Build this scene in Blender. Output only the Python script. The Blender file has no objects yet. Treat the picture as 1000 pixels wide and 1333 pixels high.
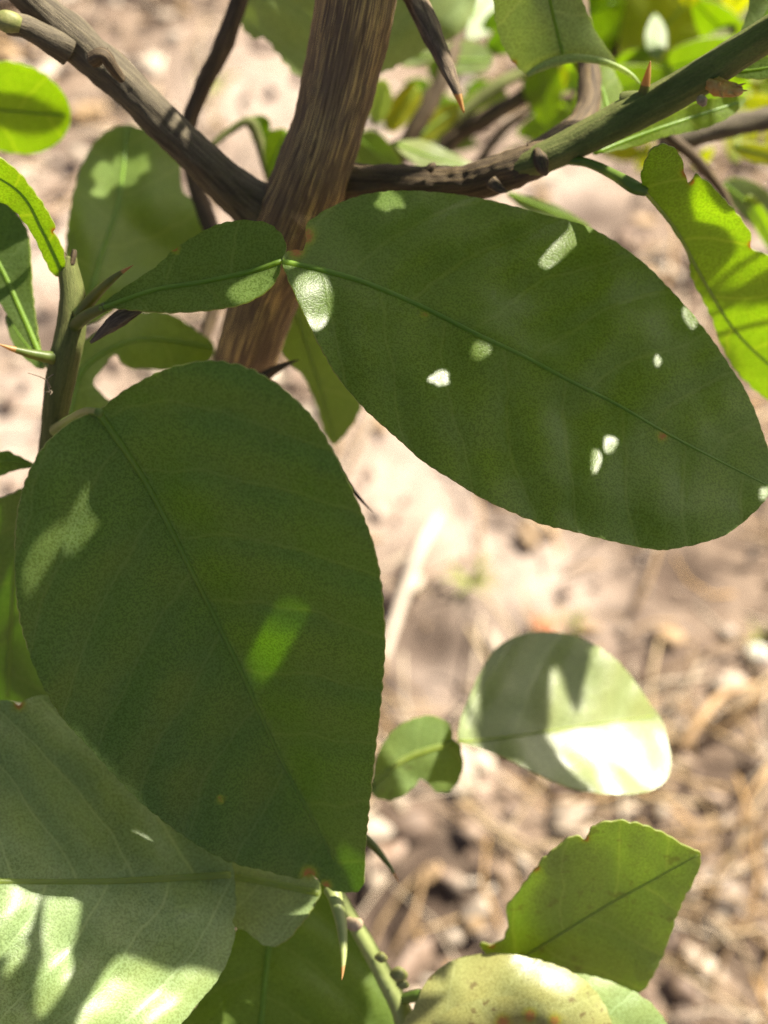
import bpy, math, random
import numpy as np
from mathutils import Vector, Matrix, noise
from mathutils.geometry import delaunay_2d_cdt

random.seed(7)
rng = np.random.default_rng(7)
scene = bpy.context.scene
R = math.radians

# ------------------------------------------------------------------ camera
PITCH = R(58)            # camera looks this far below the horizon
CAM_H = 0.80
VFOV = R(45)
F = 666.5 / math.tan(VFOV / 2)      # focal length in photo pixels
CAM = np.array((0.0, 0.0, CAM_H))
FWD = np.array((0, math.cos(PITCH), -math.sin(PITCH)))
UP = np.array((0, math.sin(PITCH), math.cos(PITCH)))
RIGHT = np.array((1.0, 0, 0))
cam_data = bpy.data.cameras.new('camera')
cam = bpy.data.objects.new('camera', cam_data)
scene.collection.objects.link(cam)
cam.location = CAM
cam.rotation_euler = (math.pi / 2 - PITCH, 0, 0)
cam_data.sensor_fit = 'VERTICAL'
cam_data.sensor_height = 24
cam_data.lens = 12 / math.tan(VFOV / 2)
cam_data.clip_start = 0.005
cam_data.clip_end = 500
cam_data.dof.use_dof = True
cam_data.dof.focus_distance = 0.232
cam_data.dof.aperture_fstop = 6.9
scene.camera = cam

# ------------------------------------------------------------------ sky, sun, exposure
S_CAM = np.array((0.52, 0.77, 0.37)); S_CAM /= np.linalg.norm(S_CAM)
SUN = S_CAM[0] * RIGHT + S_CAM[1] * UP - S_CAM[2] * FWD
elev = math.asin(SUN[2]); azim = math.atan2(SUN[0], SUN[1])
world = bpy.data.worlds.new('World'); scene.world = world
world.use_nodes = True
wn = world.node_tree.nodes; wl = world.node_tree.links
wn.clear()
wo = wn.new('ShaderNodeOutputWorld'); bg = wn.new('ShaderNodeBackground'); sky = wn.new('ShaderNodeTexSky')
sky.sky_type = 'NISHITA'; sky.sun_disc = False
sky.sun_elevation = elev; sky.sun_rotation = azim
sky.dust_density = 3.0; sky.ozone_density = 0.2; sky.air_density = 0.5
bg.inputs[1].default_value = 0.05
wl.new(sky.outputs[0], bg.inputs[0]); wl.new(bg.outputs[0], wo.inputs[0])
sd = bpy.data.lights.new('sun', 'SUN'); sd.energy = 5.0; sd.angle = R(0.45); sd.color = (1.0, 0.92, 0.78)
sun = bpy.data.objects.new('sun', sd); scene.collection.objects.link(sun)
sun.location = (1, 1.5, 3)
sun.rotation_euler = Vector(SUN).to_track_quat('Z', 'Y').to_euler()
vs = scene.view_settings
vs.view_transform = 'Standard'; vs.look = 'None'; vs.gamma = 1.0; vs.use_curve_mapping = False
vs.exposure = 1.64
scene.cycles.max_bounces = 10
scene.cycles.transmission_bounces = 8
scene.cycles.diffuse_bounces = 5
scene.cycles.use_denoising = True
scene.cycles.denoising_prefilter = 'NONE'
scene.cycles.use_adaptive_sampling = False
scene.cycles.sample_clamp_indirect = 8.0
scene.cycles.caustics_reflective = False
scene.cycles.caustics_refractive = False

# ------------------------------------------------------------------ helpers
COL = scene.collection

def W(px, py, d):
    """photo pixel + distance along the view axis -> world point(s)"""
    px = np.asarray(px, float); py = np.asarray(py, float); d = np.asarray(d, float)
    x = (px - 500) / F * d; y = (666.5 - py) / F * d
    return CAM + x[..., None] * RIGHT + y[..., None] * UP + d[..., None] * FWD

def to_px(P):
    q = np.asarray(P) - CAM
    d = q @ FWD
    return 500 + (q @ RIGHT) / d * F, 666.5 - (q @ UP) / d * F, d

def ground_pt(px, py):
    v = (px - 500) / F * RIGHT + (666.5 - py) / F * UP + FWD
    t = -CAM_H / v[2]
    return CAM + v * t

def catmull(pts, closed, step):
    pts = np.asarray(pts, float)
    n = len(pts); out = []
    segs = n if closed else n - 1
    for i in range(segs):
        if closed:
            p0, p1, p2, p3 = pts[(i - 1) % n], pts[i], pts[(i + 1) % n], pts[(i + 2) % n]
        else:
            p1, p2 = pts[i], pts[i + 1]
            p0 = pts[i - 1] if i > 0 else 2 * p1 - p2
            p3 = pts[i + 2] if i + 2 < n else 2 * p2 - p1
        k = max(1, int(math.ceil(np.linalg.norm((p2 - p1)[:2]) / step)))
        for j in range(k):
            t = j / k
            out.append(0.5 * ((2 * p1) + (-p0 + p2) * t + (2 * p0 - 5 * p1 + 4 * p2 - p3) * t * t + (-p0 + 3 * p1 - 3 * p2 + p3) * t ** 3))
    if not closed:
        out.append(pts[-1])
    return np.array(out)

def inside(poly, x, y):
    poly = np.asarray(poly); c = np.zeros(x.shape, bool)
    n = len(poly); j = n - 1
    for i in range(n):
        xi, yi = poly[i]; xj, yj = poly[j]
        if yi != yj:
            c ^= ((yi > y) != (yj > y)) & (x < (xj - xi) * (y - yi) / (yj - yi) + xi)
        j = i
    return c

def nz(x, y, z=0.0):
    return noise.noise(Vector((x, y, z)))

def link(name, mesh, mats, parent=None, label=None, category=None, kind=None, group=None):
    o = bpy.data.objects.new(name, mesh)
    COL.objects.link(o)
    for m in (mats if isinstance(mats, (list, tuple)) else [mats]):
        if len(mesh.materials) < len(mats if isinstance(mats, (list, tuple)) else [mats]):
            mesh.materials.append(m)
    if parent is not None:
        o.parent = parent
        if parent.type == 'EMPTY':
            o.matrix_parent_inverse = Matrix.Translation(-parent.location)
    for k, v in (('label', label), ('category', category), ('kind', kind), ('group', group)):
        if v:
            o[k] = v
    return o

def new_mesh(name, verts, faces, smooth=True):
    me = bpy.data.meshes.new(name)
    me.from_pydata([tuple(map(float, v)) for v in verts], [], faces)
    me.update()
    if smooth:
        me.polygons.foreach_set('use_smooth', [True] * len(me.polygons))
    return me

# ------------------------------------------------------------------ materials
class NT:
    def __init__(self, name):
        self.m = bpy.data.materials.new(name); self.m.use_nodes = True
        self.t = self.m.node_tree; self.t.nodes.clear()
        self.out = self.t.nodes.new('ShaderNodeOutputMaterial')
    def n(self, typ, **kw):
        nd = self.t.nodes.new(typ)
        for k, v in kw.items():
            setattr(nd, k, v)
        return nd
    def l(self, a, b):
        self.t.links.new(a, b)
    def val(self, sock, v):
        if hasattr(v, 'links') or isinstance(v, bpy.types.NodeSocket):
            self.l(v, sock)
        else:
            sock.default_value = v
    def math(self, op, a, b=0.0, c=0.0, clamp=False):
        nd = self.n('ShaderNodeMath', operation=op); nd.use_clamp = clamp
        self.val(nd.inputs[0], a); self.val(nd.inputs[1], b)
        if len(nd.inputs) > 2:
            self.val(nd.inputs[2], c)
        return nd.outputs[0]
    def maprange(self, x, a, b, c, d, interp='LINEAR'):
        nd = self.n('ShaderNodeMapRange', interpolation_type=interp)
        self.val(nd.inputs[0], x)
        for i, v in enumerate((a, b, c, d)):
            self.val(nd.inputs[i + 1], v)
        return nd.outputs[0]
    def mix(self, fac, a, b, blend='MIX'):
        nd = self.n('ShaderNodeMix', data_type='RGBA', blend_type=blend)
        self.val(nd.inputs[0], fac)
        for s, v in ((nd.inputs[6], a), (nd.inputs[7], b)):
            if isinstance(v, tuple):
                s.default_value = (*v[:3], 1)
            else:
                self.l(v, s)
        return nd.outputs[2]
    def noise(self, scale, detail=3, rough=0.5, vec=None, dist=0.0):
        nd = self.n('ShaderNodeTexNoise'); nd.inputs['Scale'].default_value = scale
        nd.inputs['Detail'].default_value = detail; nd.inputs['Roughness'].default_value = rough
        nd.inputs['Distortion'].default_value = dist
        if vec is not None:
            self.l(vec, nd.inputs['Vector'])
        return nd.outputs['Fac']
    def bump(self, h, strength, dist, nrm=None):
        nd = self.n('ShaderNodeBump'); nd.inputs['Strength'].default_value = strength
        nd.inputs['Distance'].default_value = dist
        self.l(h, nd.inputs['Height'])
        if nrm is not None:
            self.l(nrm, nd.inputs['Normal'])
        return nd.outputs[0]
    def attr(self, name, out='Fac'):
        nd = self.n('ShaderNodeAttribute'); nd.attribute_name = name
        return nd.outputs[out]

def leaf_material(name, base, trans, tfac=0.42, rough=0.46, speck=0.35, vein=0.35, spec=0.45, spots=0.0, sheen=(0.45, 0.5, 0.4), sheen_f=0.0, spacing=13.0):
    g = NT(name)
    pos = g.n('ShaderNodeNewGeometry').outputs['Position']
    uv = g.n('ShaderNodeUVMap').outputs[0]
    sep = g.n('ShaderNodeSeparateXYZ'); g.l(uv, sep.inputs[0])
    u, v = sep.outputs[0], sep.outputs[1]          # millimetres along / across the midrib
    av = g.math('ABSOLUTE', v)
    big = g.noise(55, 3, 0.55, pos)
    fine = g.noise(2200, 2, 0.65, pos)
    vor = g.n('ShaderNodeTexVoronoi'); vor.inputs['Scale'].default_value = 2800; g.l(pos, vor.inputs['Vector'])
    gland = vor.outputs['Distance']
    wob = g.math('MULTIPLY', g.math('SUBTRACT', g.noise(70, 2, 0.5, pos), 0.5), 6.0)
    side = g.math('MULTIPLY', g.math('GREATER_THAN', v, 0.0), spacing * 0.45)
    # side veins leave the midrib at an angle and bend towards the tip
    bend = g.math('ADD', g.math('MULTIPLY', av, 0.42), g.math('MULTIPLY', g.math('MULTIPLY', av, av), 0.012))
    ph = g.math('ADD', g.math('ADD', g.math('SUBTRACT', u, bend), side), wob)
    dist = g.math('PINGPONG', ph, spacing / 2)
    line = g.maprange(dist, 0.0, 0.55, 1.0, 0.0, 'SMOOTHSTEP')
    pillow = g.maprange(dist, 0.0, spacing / 2, 0.0, 1.0, 'SMOOTHSTEP')
    ve = g.n('ShaderNodeTexVoronoi', feature='DISTANCE_TO_EDGE'); ve.inputs['Scale'].default_value = 300
    g.l(pos, ve.inputs['Vector'])
    net = g.maprange(ve.outputs['Distance'], 0.0, 0.09, 1.0, 0.0, 'SMOOTHSTEP')
    dark = tuple(c * 0.58 for c in base); lite = tuple(min(1, c * 1.4) for c in base)
    col = g.mix(g.maprange(big, 0.3, 0.7, 0.0, 1.0), dark, lite)
    huge = g.noise(22, 2, 0.5, pos)
    col = g.mix(g.maprange(huge, 0.35, 0.65, 0.0, 0.5), col, (base[0] * 1.5, base[1] * 1.35, base[2] * 0.8))
    dirt = g.noise(260, 4, 0.7, pos)
    col = g.mix(g.maprange(dirt, 0.62, 0.80, 0.0, 0.22), col, tuple(c * 1.2 + 0.035 for c in base))
    grain = g.maprange(g.math('ADD', fine, g.math('MULTIPLY', g.math('SUBTRACT', gland, 0.4), 0.3)), 0.44, 0.60, 0.0, 1.0)
    col = g.mix(g.math('MULTIPLY', grain, speck), col, tuple(min(1, c * 2.5 + 0.03) for c in base))
    veincol = tuple(min(1, c * 1.9 + 0.02) for c in base)
    col = g.mix(g.math('MULTIPLY', line, vein), col, veincol)
    col = g.mix(g.math('MULTIPLY', net, vein * 0.22), col, veincol)
    blot = g.math('MULTIPLY', pillow, g.maprange(huge, 0.35, 0.65, 0.15, 0.75))
    col = g.mix(g.math('MULTIPLY', blot, 0.55), col, (base[0] * 1.9, base[1] * 1.6, base[2] * 1.2))
    scar = g.attr('scar')
    scn = g.math('MULTIPLY', scar, g.maprange(fine, 0.3, 0.6, 0.6, 1.3), clamp=True)
    yel = g.maprange(scn, 0.0, 0.5, 0.0, 0.8)
    brn = g.maprange(scn, 0.45, 0.9, 0.0, 0.9)
    col = g.mix(yel, col, (0.30, 0.30, 0.03))
    col = g.mix(brn, col, (0.40, 0.19, 0.05))
    tcol = g.mix(g.math('MULTIPLY', g.maprange(big, 0.3, 0.7, 0.0, 1.0), 0.5), trans, tuple(c * 0.78 for c in trans))
    tcol = g.mix(grain, g.mix(1.0, tcol, (0.66, 0.66, 0.66), 'MULTIPLY'), tcol)
    tcol = g.mix(g.math('SUBTRACT', 0.6, g.math('MULTIPLY', blot, 0.8)), tcol, tuple(c * 0.72 for c in trans))
    tlite = tuple(min(1.0, c * 1.12 + 0.10) for c in trans)
    tcol = g.mix(g.math('MULTIPLY', line, vein * 0.9), tcol, tlite)
    tcol = g.mix(g.math('MULTIPLY', net, vein * 0.3), tcol, tlite)
    tcol = g.mix(g.maprange(dirt, 0.60, 0.78, 0.0, 0.35), tcol, tuple(c * 0.55 for c in trans))
    tcol = g.mix(brn, tcol, (0.75, 0.28, 0.05))
    if spots > 0:
        sn = g.noise(420, 3, 0.6, pos); s2 = g.noise(90, 2, 0.5, pos)
        sp = g.maprange(g.math('ADD', sn, g.math('MULTIPLY', s2, 0.55)), 0.90, 0.97, 0.0, spots)
        col = g.mix(sp, col, (0.10, 0.055, 0.02)); tcol = g.mix(sp, tcol, (0.25, 0.12, 0.03))
    h = g.math('ADD', g.math('MULTIPLY', grain, 0.5), g.math('MULTIPLY', line, 0.6))
    nb = g.bump(h, 0.3, 0.00010)
    h2 = g.math('ADD', g.math('MULTIPLY', pillow, 0.7), g.noise(45, 0, 0.3, pos))
    nb2 = g.bump(h2, 0.30, 0.0008, nb)
    p = g.n('ShaderNodeBsdfPrincipled')
    g.l(col, p.inputs['Base Color']); g.l(nb2, p.inputs['Normal'])
    p.inputs['Roughness'].default_value = rough
    p.inputs['Specular IOR Level'].default_value = spec
    p.inputs['Sheen Weight'].default_value = sheen_f
    tr = g.n('ShaderNodeBsdfTranslucent'); g.l(tcol, tr.inputs[0]); g.l(nb2, tr.inputs['Normal'])
    mx = g.n('ShaderNodeMixShader'); mx.inputs[0].default_value = tfac
    g.l(p.outputs[0], mx.inputs[1]); g.l(tr.outputs[0], mx.inputs[2])
    g.l(mx.outputs[0], g.out.inputs[0])
    return g.m

def plain_material(name, a, b, scale, rough=0.6, bump=0.3, bdist=0.0003, spec=0.35, trans=None, tfac=0.0, use_uv=False, stretch=(1, 1)):
    g = NT(name)
    if use_uv:
        mp = g.n('ShaderNodeMapping'); g.l(g.n('ShaderNodeUVMap').outputs[0], mp.inputs[0])
        mp.inputs['Scale'].default_value = (stretch[0], stretch[1], 1); vec = mp.outputs[0]
    else:
        vec = g.n('ShaderNodeNewGeometry').outputs['Position']
    f = g.noise(scale, 4, 0.6, vec)
    col = g.mix(g.maprange(f, 0.3, 0.7, 0.0, 1.0), a, b)
    p = g.n('ShaderNodeBsdfPrincipled'); g.l(col, p.inputs['Base Color'])
    p.inputs['Roughness'].default_value = rough; p.inputs['Specular IOR Level'].default_value = spec
    g.l(g.bump(f, bump, bdist), p.inputs['Normal'])
    if trans:
        tr = g.n('ShaderNodeBsdfTranslucent'); tr.inputs[0].default_value = (*trans, 1)
        mx = g.n('ShaderNodeMixShader'); mx.inputs[0].default_value = tfac
        g.l(p.outputs[0], mx.inputs[1]); g.l(tr.outputs[0], mx.inputs[2]); g.l(mx.outputs[0], g.out.inputs[0])
    else:
        g.l(p.outputs[0], g.out.inputs[0])
    return g.m

def bark_material(name, dark, mid, stripe, su, sv, amount=0.8):
    """bark with fissures running along the limb; uv in millimetres"""
    g = NT(name)
    uv = g.n('ShaderNodeUVMap').outputs[0]
    def st(a, b):
        mp = g.n('ShaderNodeMapping'); g.l(uv, mp.inputs[0]); mp.inputs['Scale'].default_value = (a, b, 1)
        return mp.outputs[0]
    n1 = g.noise(1.0, 4, 0.6, st(su, sv), 0.5)
    n2 = g.noise(1.0, 3, 0.6, st(su * 0.45, sv * 0.8), 0.8)
    n3 = g.noise(1.0, 3, 0.65, st(su * 2.6, su * 1.4))
    n4 = g.noise(1.0, 2, 0.5, st(0.12, 0.06))
    col = g.mix(g.maprange(n2, 0.32, 0.68, 0.0, 1.0), dark, mid)
    s = g.math('MULTIPLY', g.maprange(n1, 0.49, 0.60, 0.0, 1.0, 'SMOOTHSTEP'), amount)
    s = g.math('MULTIPLY', s, g.maprange(n4, 0.35, 0.6, 0.25, 1.0))
    col = g.mix(s, col, stripe)
    col = g.mix(g.maprange(n3, 0.35, 0.7, 0.0, 0.45), col, tuple(c * 0.45 for c in dark))
    p = g.n('ShaderNodeBsdfPrincipled'); g.l(col, p.inputs['Base Color'])
    p.inputs['Roughness'].default_value = 0.75; p.inputs['Specular IOR Level'].default_value = 0.25
    h = g.math('ADD', g.math('MULTIPLY', n1, 0.8), g.math('MULTIPLY', n3, 0.45))
    g.l(g.bump(h, 0.6, 0.0005), p.inputs['Normal'])
    g.l(p.outputs[0], g.out.inputs[0])
    return g.m

M = {}
M['deep'] = leaf_material('deep_green_leaf', (0.037, 0.057, 0.014), (0.62, 0.99, 0.04), tfac=0.40, speck=0.6, rough=0.40, spec=0.4, vein=0.34)
M['deep2'] = leaf_material('mid_green_leaf', (0.058, 0.090, 0.020), (0.68, 0.98, 0.05), tfac=0.41, speck=0.5, rough=0.32, spec=0.28, vein=0.34)
M['pale'] = leaf_material('pale_green_leaf', (0.140, 0.195, 0.085), (0.70, 0.93, 0.18), tfac=0.40, vein=0.6, rough=0.35, speck=0.45, spec=0.40)
M['matte'] = leaf_material('matte_green_leaf', (0.17, 0.205, 0.09), (0.72, 0.9, 0.20), tfac=0.36, vein=0.3, rough=0.30, spec=0.7)
M['bright'] = leaf_material('bright_green_leaf', (0.085, 0.13, 0.018), (0.74, 0.99, 0.05), tfac=0.62, vein=0.5)
M['yellow'] = leaf_material('yellow_green_leaf', (0.14, 0.17, 0.02), (0.95, 0.99, 0.06), tfac=0.65)
M['blue'] = leaf_material('blue_green_leaf', (0.13, 0.18, 0.075), (0.75, 0.92, 0.2), tfac=0.40)
M['spotted'] = leaf_material('spotted_yellow_leaf', (0.18, 0.195, 0.082), (0.9, 0.9, 0.3), tfac=0.36, spots=0.6, rough=0.33, spec=0.6)
M['spotgreen'] = leaf_material('spotted_green_leaf', (0.12, 0.17, 0.06), (0.74, 0.98, 0.10), tfac=0.50, spots=0.3, rough=0.36, spec=0.55)
M['mid'] = leaf_material('fresh_green_leaf', (0.090, 0.135, 0.030), (0.72, 0.98, 0.08), tfac=0.45)
M['soft'] = leaf_material('soft_green_leaf', (0.20, 0.27, 0.125), (0.8, 0.95, 0.25), tfac=0.42)
M['inner'] = plain_material('dry_dark_leaf', (0.045, 0.055, 0.022), (0.11, 0.105, 0.05), 300, 0.7)
M['rim'] = plain_material('leaf_margin', (0.15, 0.19, 0.045), (0.22, 0.24, 0.08), 900, 0.5, trans=(0.8, 0.8, 0.2), tfac=0.3)
M['rib'] = plain_material('midrib_green', (0.13, 0.23, 0.03), (0.18, 0.29, 0.05), 500, 0.34, trans=(0.80, 1.0, 0.10), tfac=0.40)
M['ribpale'] = plain_material('midrib_pale', (0.17, 0.22, 0.075), (0.24, 0.29, 0.11), 500, 0.36, trans=(0.92, 1.0, 0.3), tfac=0.55)
M['trunk'] = bark_material('trunk_bark', (0.10, 0.066, 0.040), (0.21, 0.145, 0.090), (0.72, 0.50, 0.19), 2.1, 0.075, 1.0)
M['bark'] = bark_material('branch_bark', (0.060, 0.048, 0.031), (0.135, 0.112, 0.072), (0.24, 0.20, 0.12), 1.1, 0.12, 0.5)
M['bark2'] = bark_material('dark_branch_bark', (0.052, 0.037, 0.022), (0.125, 0.090, 0.052), (0.24, 0.17, 0.08), 1.2, 0.1, 0.6)
M['green_stem'] = bark_material('green_stem_bark', (0.090, 0.105, 0.028), (0.15, 0.17, 0.048), (0.24, 0.22, 0.08), 1.0, 0.12, 0.35)
M['stem'] = plain_material('petiole_green', (0.075, 0.135, 0.022), (0.12, 0.18, 0.035), 400, 0.45, trans=(0.7, 0.85, 0.15), tfac=0.18)
M['stempale'] = plain_material('young_twig_green', (0.22, 0.27, 0.085), (0.30, 0.34, 0.13), 400, 0.45, trans=(0.7, 0.85, 0.15), tfac=0.15)
M['thorn'] = plain_material('thorn_green', (0.060, 0.100, 0.020), (0.11, 0.145, 0.03), 500, 0.4, trans=(0.7, 0.6, 0.1), tfac=0.2)
M['thorntip'] = plain_material('thorn_tip_orange', (0.34, 0.19, 0.06), (0.42, 0.26, 0.10), 600, 0.4, trans=(0.9, 0.5, 0.1), tfac=0.3)
M['scar'] = plain_material('dry_scar', (0.22, 0.16, 0.10), (0.38, 0.30, 0.20), 900, 0.8, 0.6)
M['cut'] = plain_material('orange_cut_wood', (0.45, 0.20, 0.05), (0.62, 0.50, 0.20), 700, 0.7, 0.6, trans=(0.9, 0.5, 0.1), tfac=0.25)
M['bud'] = plain_material('bud_green', (0.13, 0.15, 0.04), (0.24, 0.23, 0.08), 900, 0.55)
M['deadtwig'] = bark_material('dead_twig_bark', (0.085, 0.060, 0.040), (0.20, 0.15, 0.10), (0.42, 0.32, 0.20), 1.4, 0.16, 0.7)
M['palestraw'] = plain_material('pale_straw', (0.44, 0.36, 0.28), (0.58, 0.50, 0.40), 300, 0.6)
M['goldstraw'] = plain_material('golden_straw', (0.34, 0.21, 0.10), (0.46, 0.31, 0.16), 300, 0.6)
M['whitestone'] = plain_material('white_stone', (0.60, 0.56, 0.50), (0.75, 0.72, 0.66), 400, 0.7)
M['redchip'] = plain_material('reddish_clod', (0.34, 0.12, 0.06), (0.42, 0.2, 0.1), 400, 0.8)
M['weed'] = plain_material('weed_green', (0.20, 0.24, 0.06), (0.30, 0.32, 0.10), 300, 0.5, trans=(0.8, 0.9, 0.2), tfac=0.3)
M['fibre'] = plain_material('dry_fibre', (0.14, 0.11, 0.075), (0.2, 0.16, 0.11), 700, 0.8)

# ------------------------------------------------------------------ the ground
SAND_PATCHES = [  # photo pixel centre, radius in metres: bare pale sand between the litter
    (690, 765, 0.075), (545, 600, 0.10), (610, 690, 0.055), (200, 300, 0.10), (420, 190, 0.13), (720, 250, 0.08), (20, 560, 0.10), (60, 330, 0.12), (330, 120, 0.10), (560, 870, 0.04)]
SAND = [(ground_pt(a, b)[:2], r) for a, b, r in SAND_PATCHES]

def sandiness(x, y):
    s = 0.0
    for c, r in SAND:
        q = ((x - c[0]) ** 2 + (y - c[1]) ** 2) / (r * r)
        s = max(s, math.exp(-q * 1.2))
    return s

HOLLOWS = [(ground_pt(a, b)[:2], r) for a, b, r in ((556, 838, 0.020), (505, 1185, 0.030), (885, 745, 0.018))]
def ground_height(x, y):
    h = 0.010 * nz(x * 6, y * 6) + 0.006 * nz(x * 17, y * 17, 3) + 0.0035 * nz(x * 55, y * 55, 7) + 0.0016 * nz(x * 140, y * 140, 9)
    for c, r in HOLLOWS:
        h -= 0.016 * math.exp(-((x - c[0]) ** 2 + (y - c[1]) ** 2) / (r * r))
    edge = max(abs(x) - 1.0, abs(y - 0.7) - 1.0, 0.0)
    return h * max(0.0, 1.0 - edge * 3)

g = NT('sandy_soil')
pos = g.n('ShaderNodeNewGeometry').outputs['Position']
a1 = g.noise(7, 4, 0.6, pos); a2 = g.noise(60, 5, 0.65, pos); a3 = g.noise(420, 3, 0.6, pos)
sandf = g.math('MAXIMUM', g.attr('sand'), g.maprange(a1, 0.56, 0.8, 0.0, 0.45))
c1 = g.mix(g.maprange(a2, 0.3, 0.7, 0.0, 1.0), (0.15, 0.105, 0.075), (0.30, 0.23, 0.17))
c2 = g.mix(g.maprange(a2, 0.25, 0.7, 0.0, 1.0), (0.33, 0.262, 0.212), (0.50, 0.412, 0.345))
cc = g.mix(sandf, c1, c2)
cc = g.mix(g.math('MULTIPLY', g.attr('soil_shade'), 0.85), cc, (0.045, 0.032, 0.026))  # shadow tone mixed into the soil colour
cc = g.mix(g.maprange(a3, 0.3, 0.75, 0.0, 0.5), cc, (0.13, 0.09, 0.065))
p = g.n('ShaderNodeBsdfPrincipled'); g.l(cc, p.inputs['Base Color']); p.inputs['Roughness'].default_value = 0.95
p.inputs['Specular IOR Level'].default_value = 0.1
hb = g.math('ADD', g.math('MULTIPLY', a2, 1.0), g.math('MULTIPLY', a3, 0.35))
g.l(g.bump(hb, 0.7, 0.006), p.inputs['Normal']); g.l(p.outputs[0], g.out.inputs[0])
M['soil'] = g.m

xs = np.concatenate(([-120, -30, -8, -3], np.linspace(-1.4, 1.4, 300), [3, 8, 30, 120]))
ys = np.concatenate(([-120, -30, -8, -2.5], np.linspace(-0.7, 2.1, 300), [3.5, 8, 30, 120]))
gv = [(x, y, ground_height(x, y) - 0.004 if max(abs(x), abs(y - .7)) < 2.5 else -0.004) for y in ys for x in xs]
nx = len(xs)
gf = [(j * nx + i, j * nx + i + 1, (j + 1) * nx + i + 1, (j + 1) * nx + i) for j in range(len(ys) - 1) for i in range(nx - 1)]
gm = new_mesh('ground', gv, gf)
at = gm.attributes.new('sand', 'FLOAT', 'POINT')
at.data.foreach_set('value', [sandiness(v[0], v[1]) for v in gv])
SOIL_SHADES = [(ground_pt(a, b)[:2], r) for a, b, r in ((556, 838, 0.034), (520, 890, 0.02), (505, 1185, 0.050), (885, 745, 0.030), (820, 800, 0.014), (650, 665, 0.012), (575, 1100, 0.018), (840, 860, 0.016), (250, 232, 0.04), (60, 440, 0.03), (770, 280, 0.03), (930, 1010, 0.014))]  # patches of ground shade, painted dark on the soil
def soil_shade(x, y):
    return max(math.exp(-(((x - c[0]) / (1.6 * r)) ** 2 + ((y - c[1]) / r) ** 2) * 1.2 * (1 + 0.8 * nz(x * 60, y * 60, 2))) for c, r in SOIL_SHADES)
at = gm.attributes.new('soil_shade', 'FLOAT', 'POINT')
at.data.foreach_set('value', [soil_shade(v[0], v[1]) if abs(v[0]) < 1 else 0.0 for v in gv])
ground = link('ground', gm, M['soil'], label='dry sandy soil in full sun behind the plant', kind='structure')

# dry litter: curled leaf scraps and broken straw, too many to count
def litter_material(name):
    g = NT(name)
    c = g.attr('tint', 'Color')
    pos = g.n('ShaderNodeNewGeometry').outputs['Position']
    f = g.noise(260, 3, 0.6, pos)
    col = g.mix(g.maprange(f, 0.3, 0.7, 0.0, 0.35), c, (0.10, 0.065, 0.045))
    p = g.n('ShaderNodeBsdfPrincipled'); g.l(col, p.inputs['Base Color']); p.inputs['Roughness'].default_value = 0.62
    p.inputs['Specular IOR Level'].default_value = 0.4
    g.l(g.bump(f, 0.4, 0.002), p.inputs['Normal'])
    g.l(p.outputs[0], g.out.inputs[0])
    return g.m
M['litter'] = litter_material('dry_litter')

def scatter(name, count, maker, label, keep):
    V, Fc, T = [], [], []
    n = 0
    while n < count:
        x = random.uniform(-0.75, 0.75); y = random.uniform(-0.05, 1.75)
        if random.random() > keep(x, y):
            continue
        n += 1
        verts, faces, tint = maker(x, y, ground_height(x, y))
        o = len(V)
        V += verts; Fc += [tuple(i + o for i in f) for f in faces]; T += [tint] * len(verts)
    me = new_mesh(name, V, Fc)
    at = me.attributes.new('tint', 'FLOAT_COLOR', 'POINT')
    at.data.foreach_set('color', np.array([(*t, 1) for t in T]).ravel())
    return link(name, me, M['litter'], label=label, kind='stuff')

CHIP = [(0.62, 0.50, 0.42), (0.55, 0.43, 0.35), (0.30, 0.20, 0.155), (0.36, 0.25, 0.19), (0.22, 0.145, 0.11), (0.42, 0.31, 0.245), (0.50, 0.385, 0.31), (0.18, 0.115, 0.085), (0.38, 0.24, 0.13)]
STRAW = [(0.52, 0.36, 0.18), (0.62, 0.47, 0.27), (0.40, 0.26, 0.12), (0.58, 0.36, 0.14), (0.70, 0.58, 0.42)]

def chip(x, y, z):
    L = random.choice((0.5, 0.7, 1, 1, 1.6)) * random.uniform(0.004, 0.013); w = L * random.uniform(0.35, 0.8)
    c = random.uniform(-0.5, 0.5); th = 0.0006
    rows = []
    for i, s in enumerate((-1, -0.4, 0.4, 1)):
        ww = w * (0.45, 1, 0.9, 0.35)[i] * random.uniform(0.7, 1.2)
        for q in (-1, 0, 1):
            rows.append((s * L, q * ww, c * L * (q * q * 0.5 + s * s * 0.4) + random.uniform(-.1, .1) * L))
    m = Matrix.Rotation(random.uniform(0, 6.28), 4, 'Z') @ Matrix.Rotation(random.gauss(0, 0.26), 4, 'X') @ Matrix.Rotation(random.gauss(0, 0.24), 4, 'Y')
    off = Vector((x, y, z + random.uniform(0.0, 0.006)))
    top = [tuple(m @ Vector(r) + off) for r in rows]
    bot = [tuple(m @ (Vector(r) - Vector((0, 0, th))) + off) for r in rows]
    f = []
    for i in range(3):
        for j in range(2):
            a = i * 3 + j
            f.append((a, a + 3, a + 4, a + 1)); f.append((a + 12, a + 13, a + 16, a + 15))
    rim = [0, 1, 2, 5, 8, 11, 10, 9, 6, 3]
    for i in range(10):
        a, b = rim[i], rim[(i + 1) % 10]
        f.append((a, b, b + 12, a + 12))
    t = random.choice(CHIP); k = random.uniform(0.75, 1.2)
    return top + bot, f, tuple(min(0.8, v * k * q_) for v, q_ in zip(t, (0.80, 0.85, 0.80)))

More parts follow.
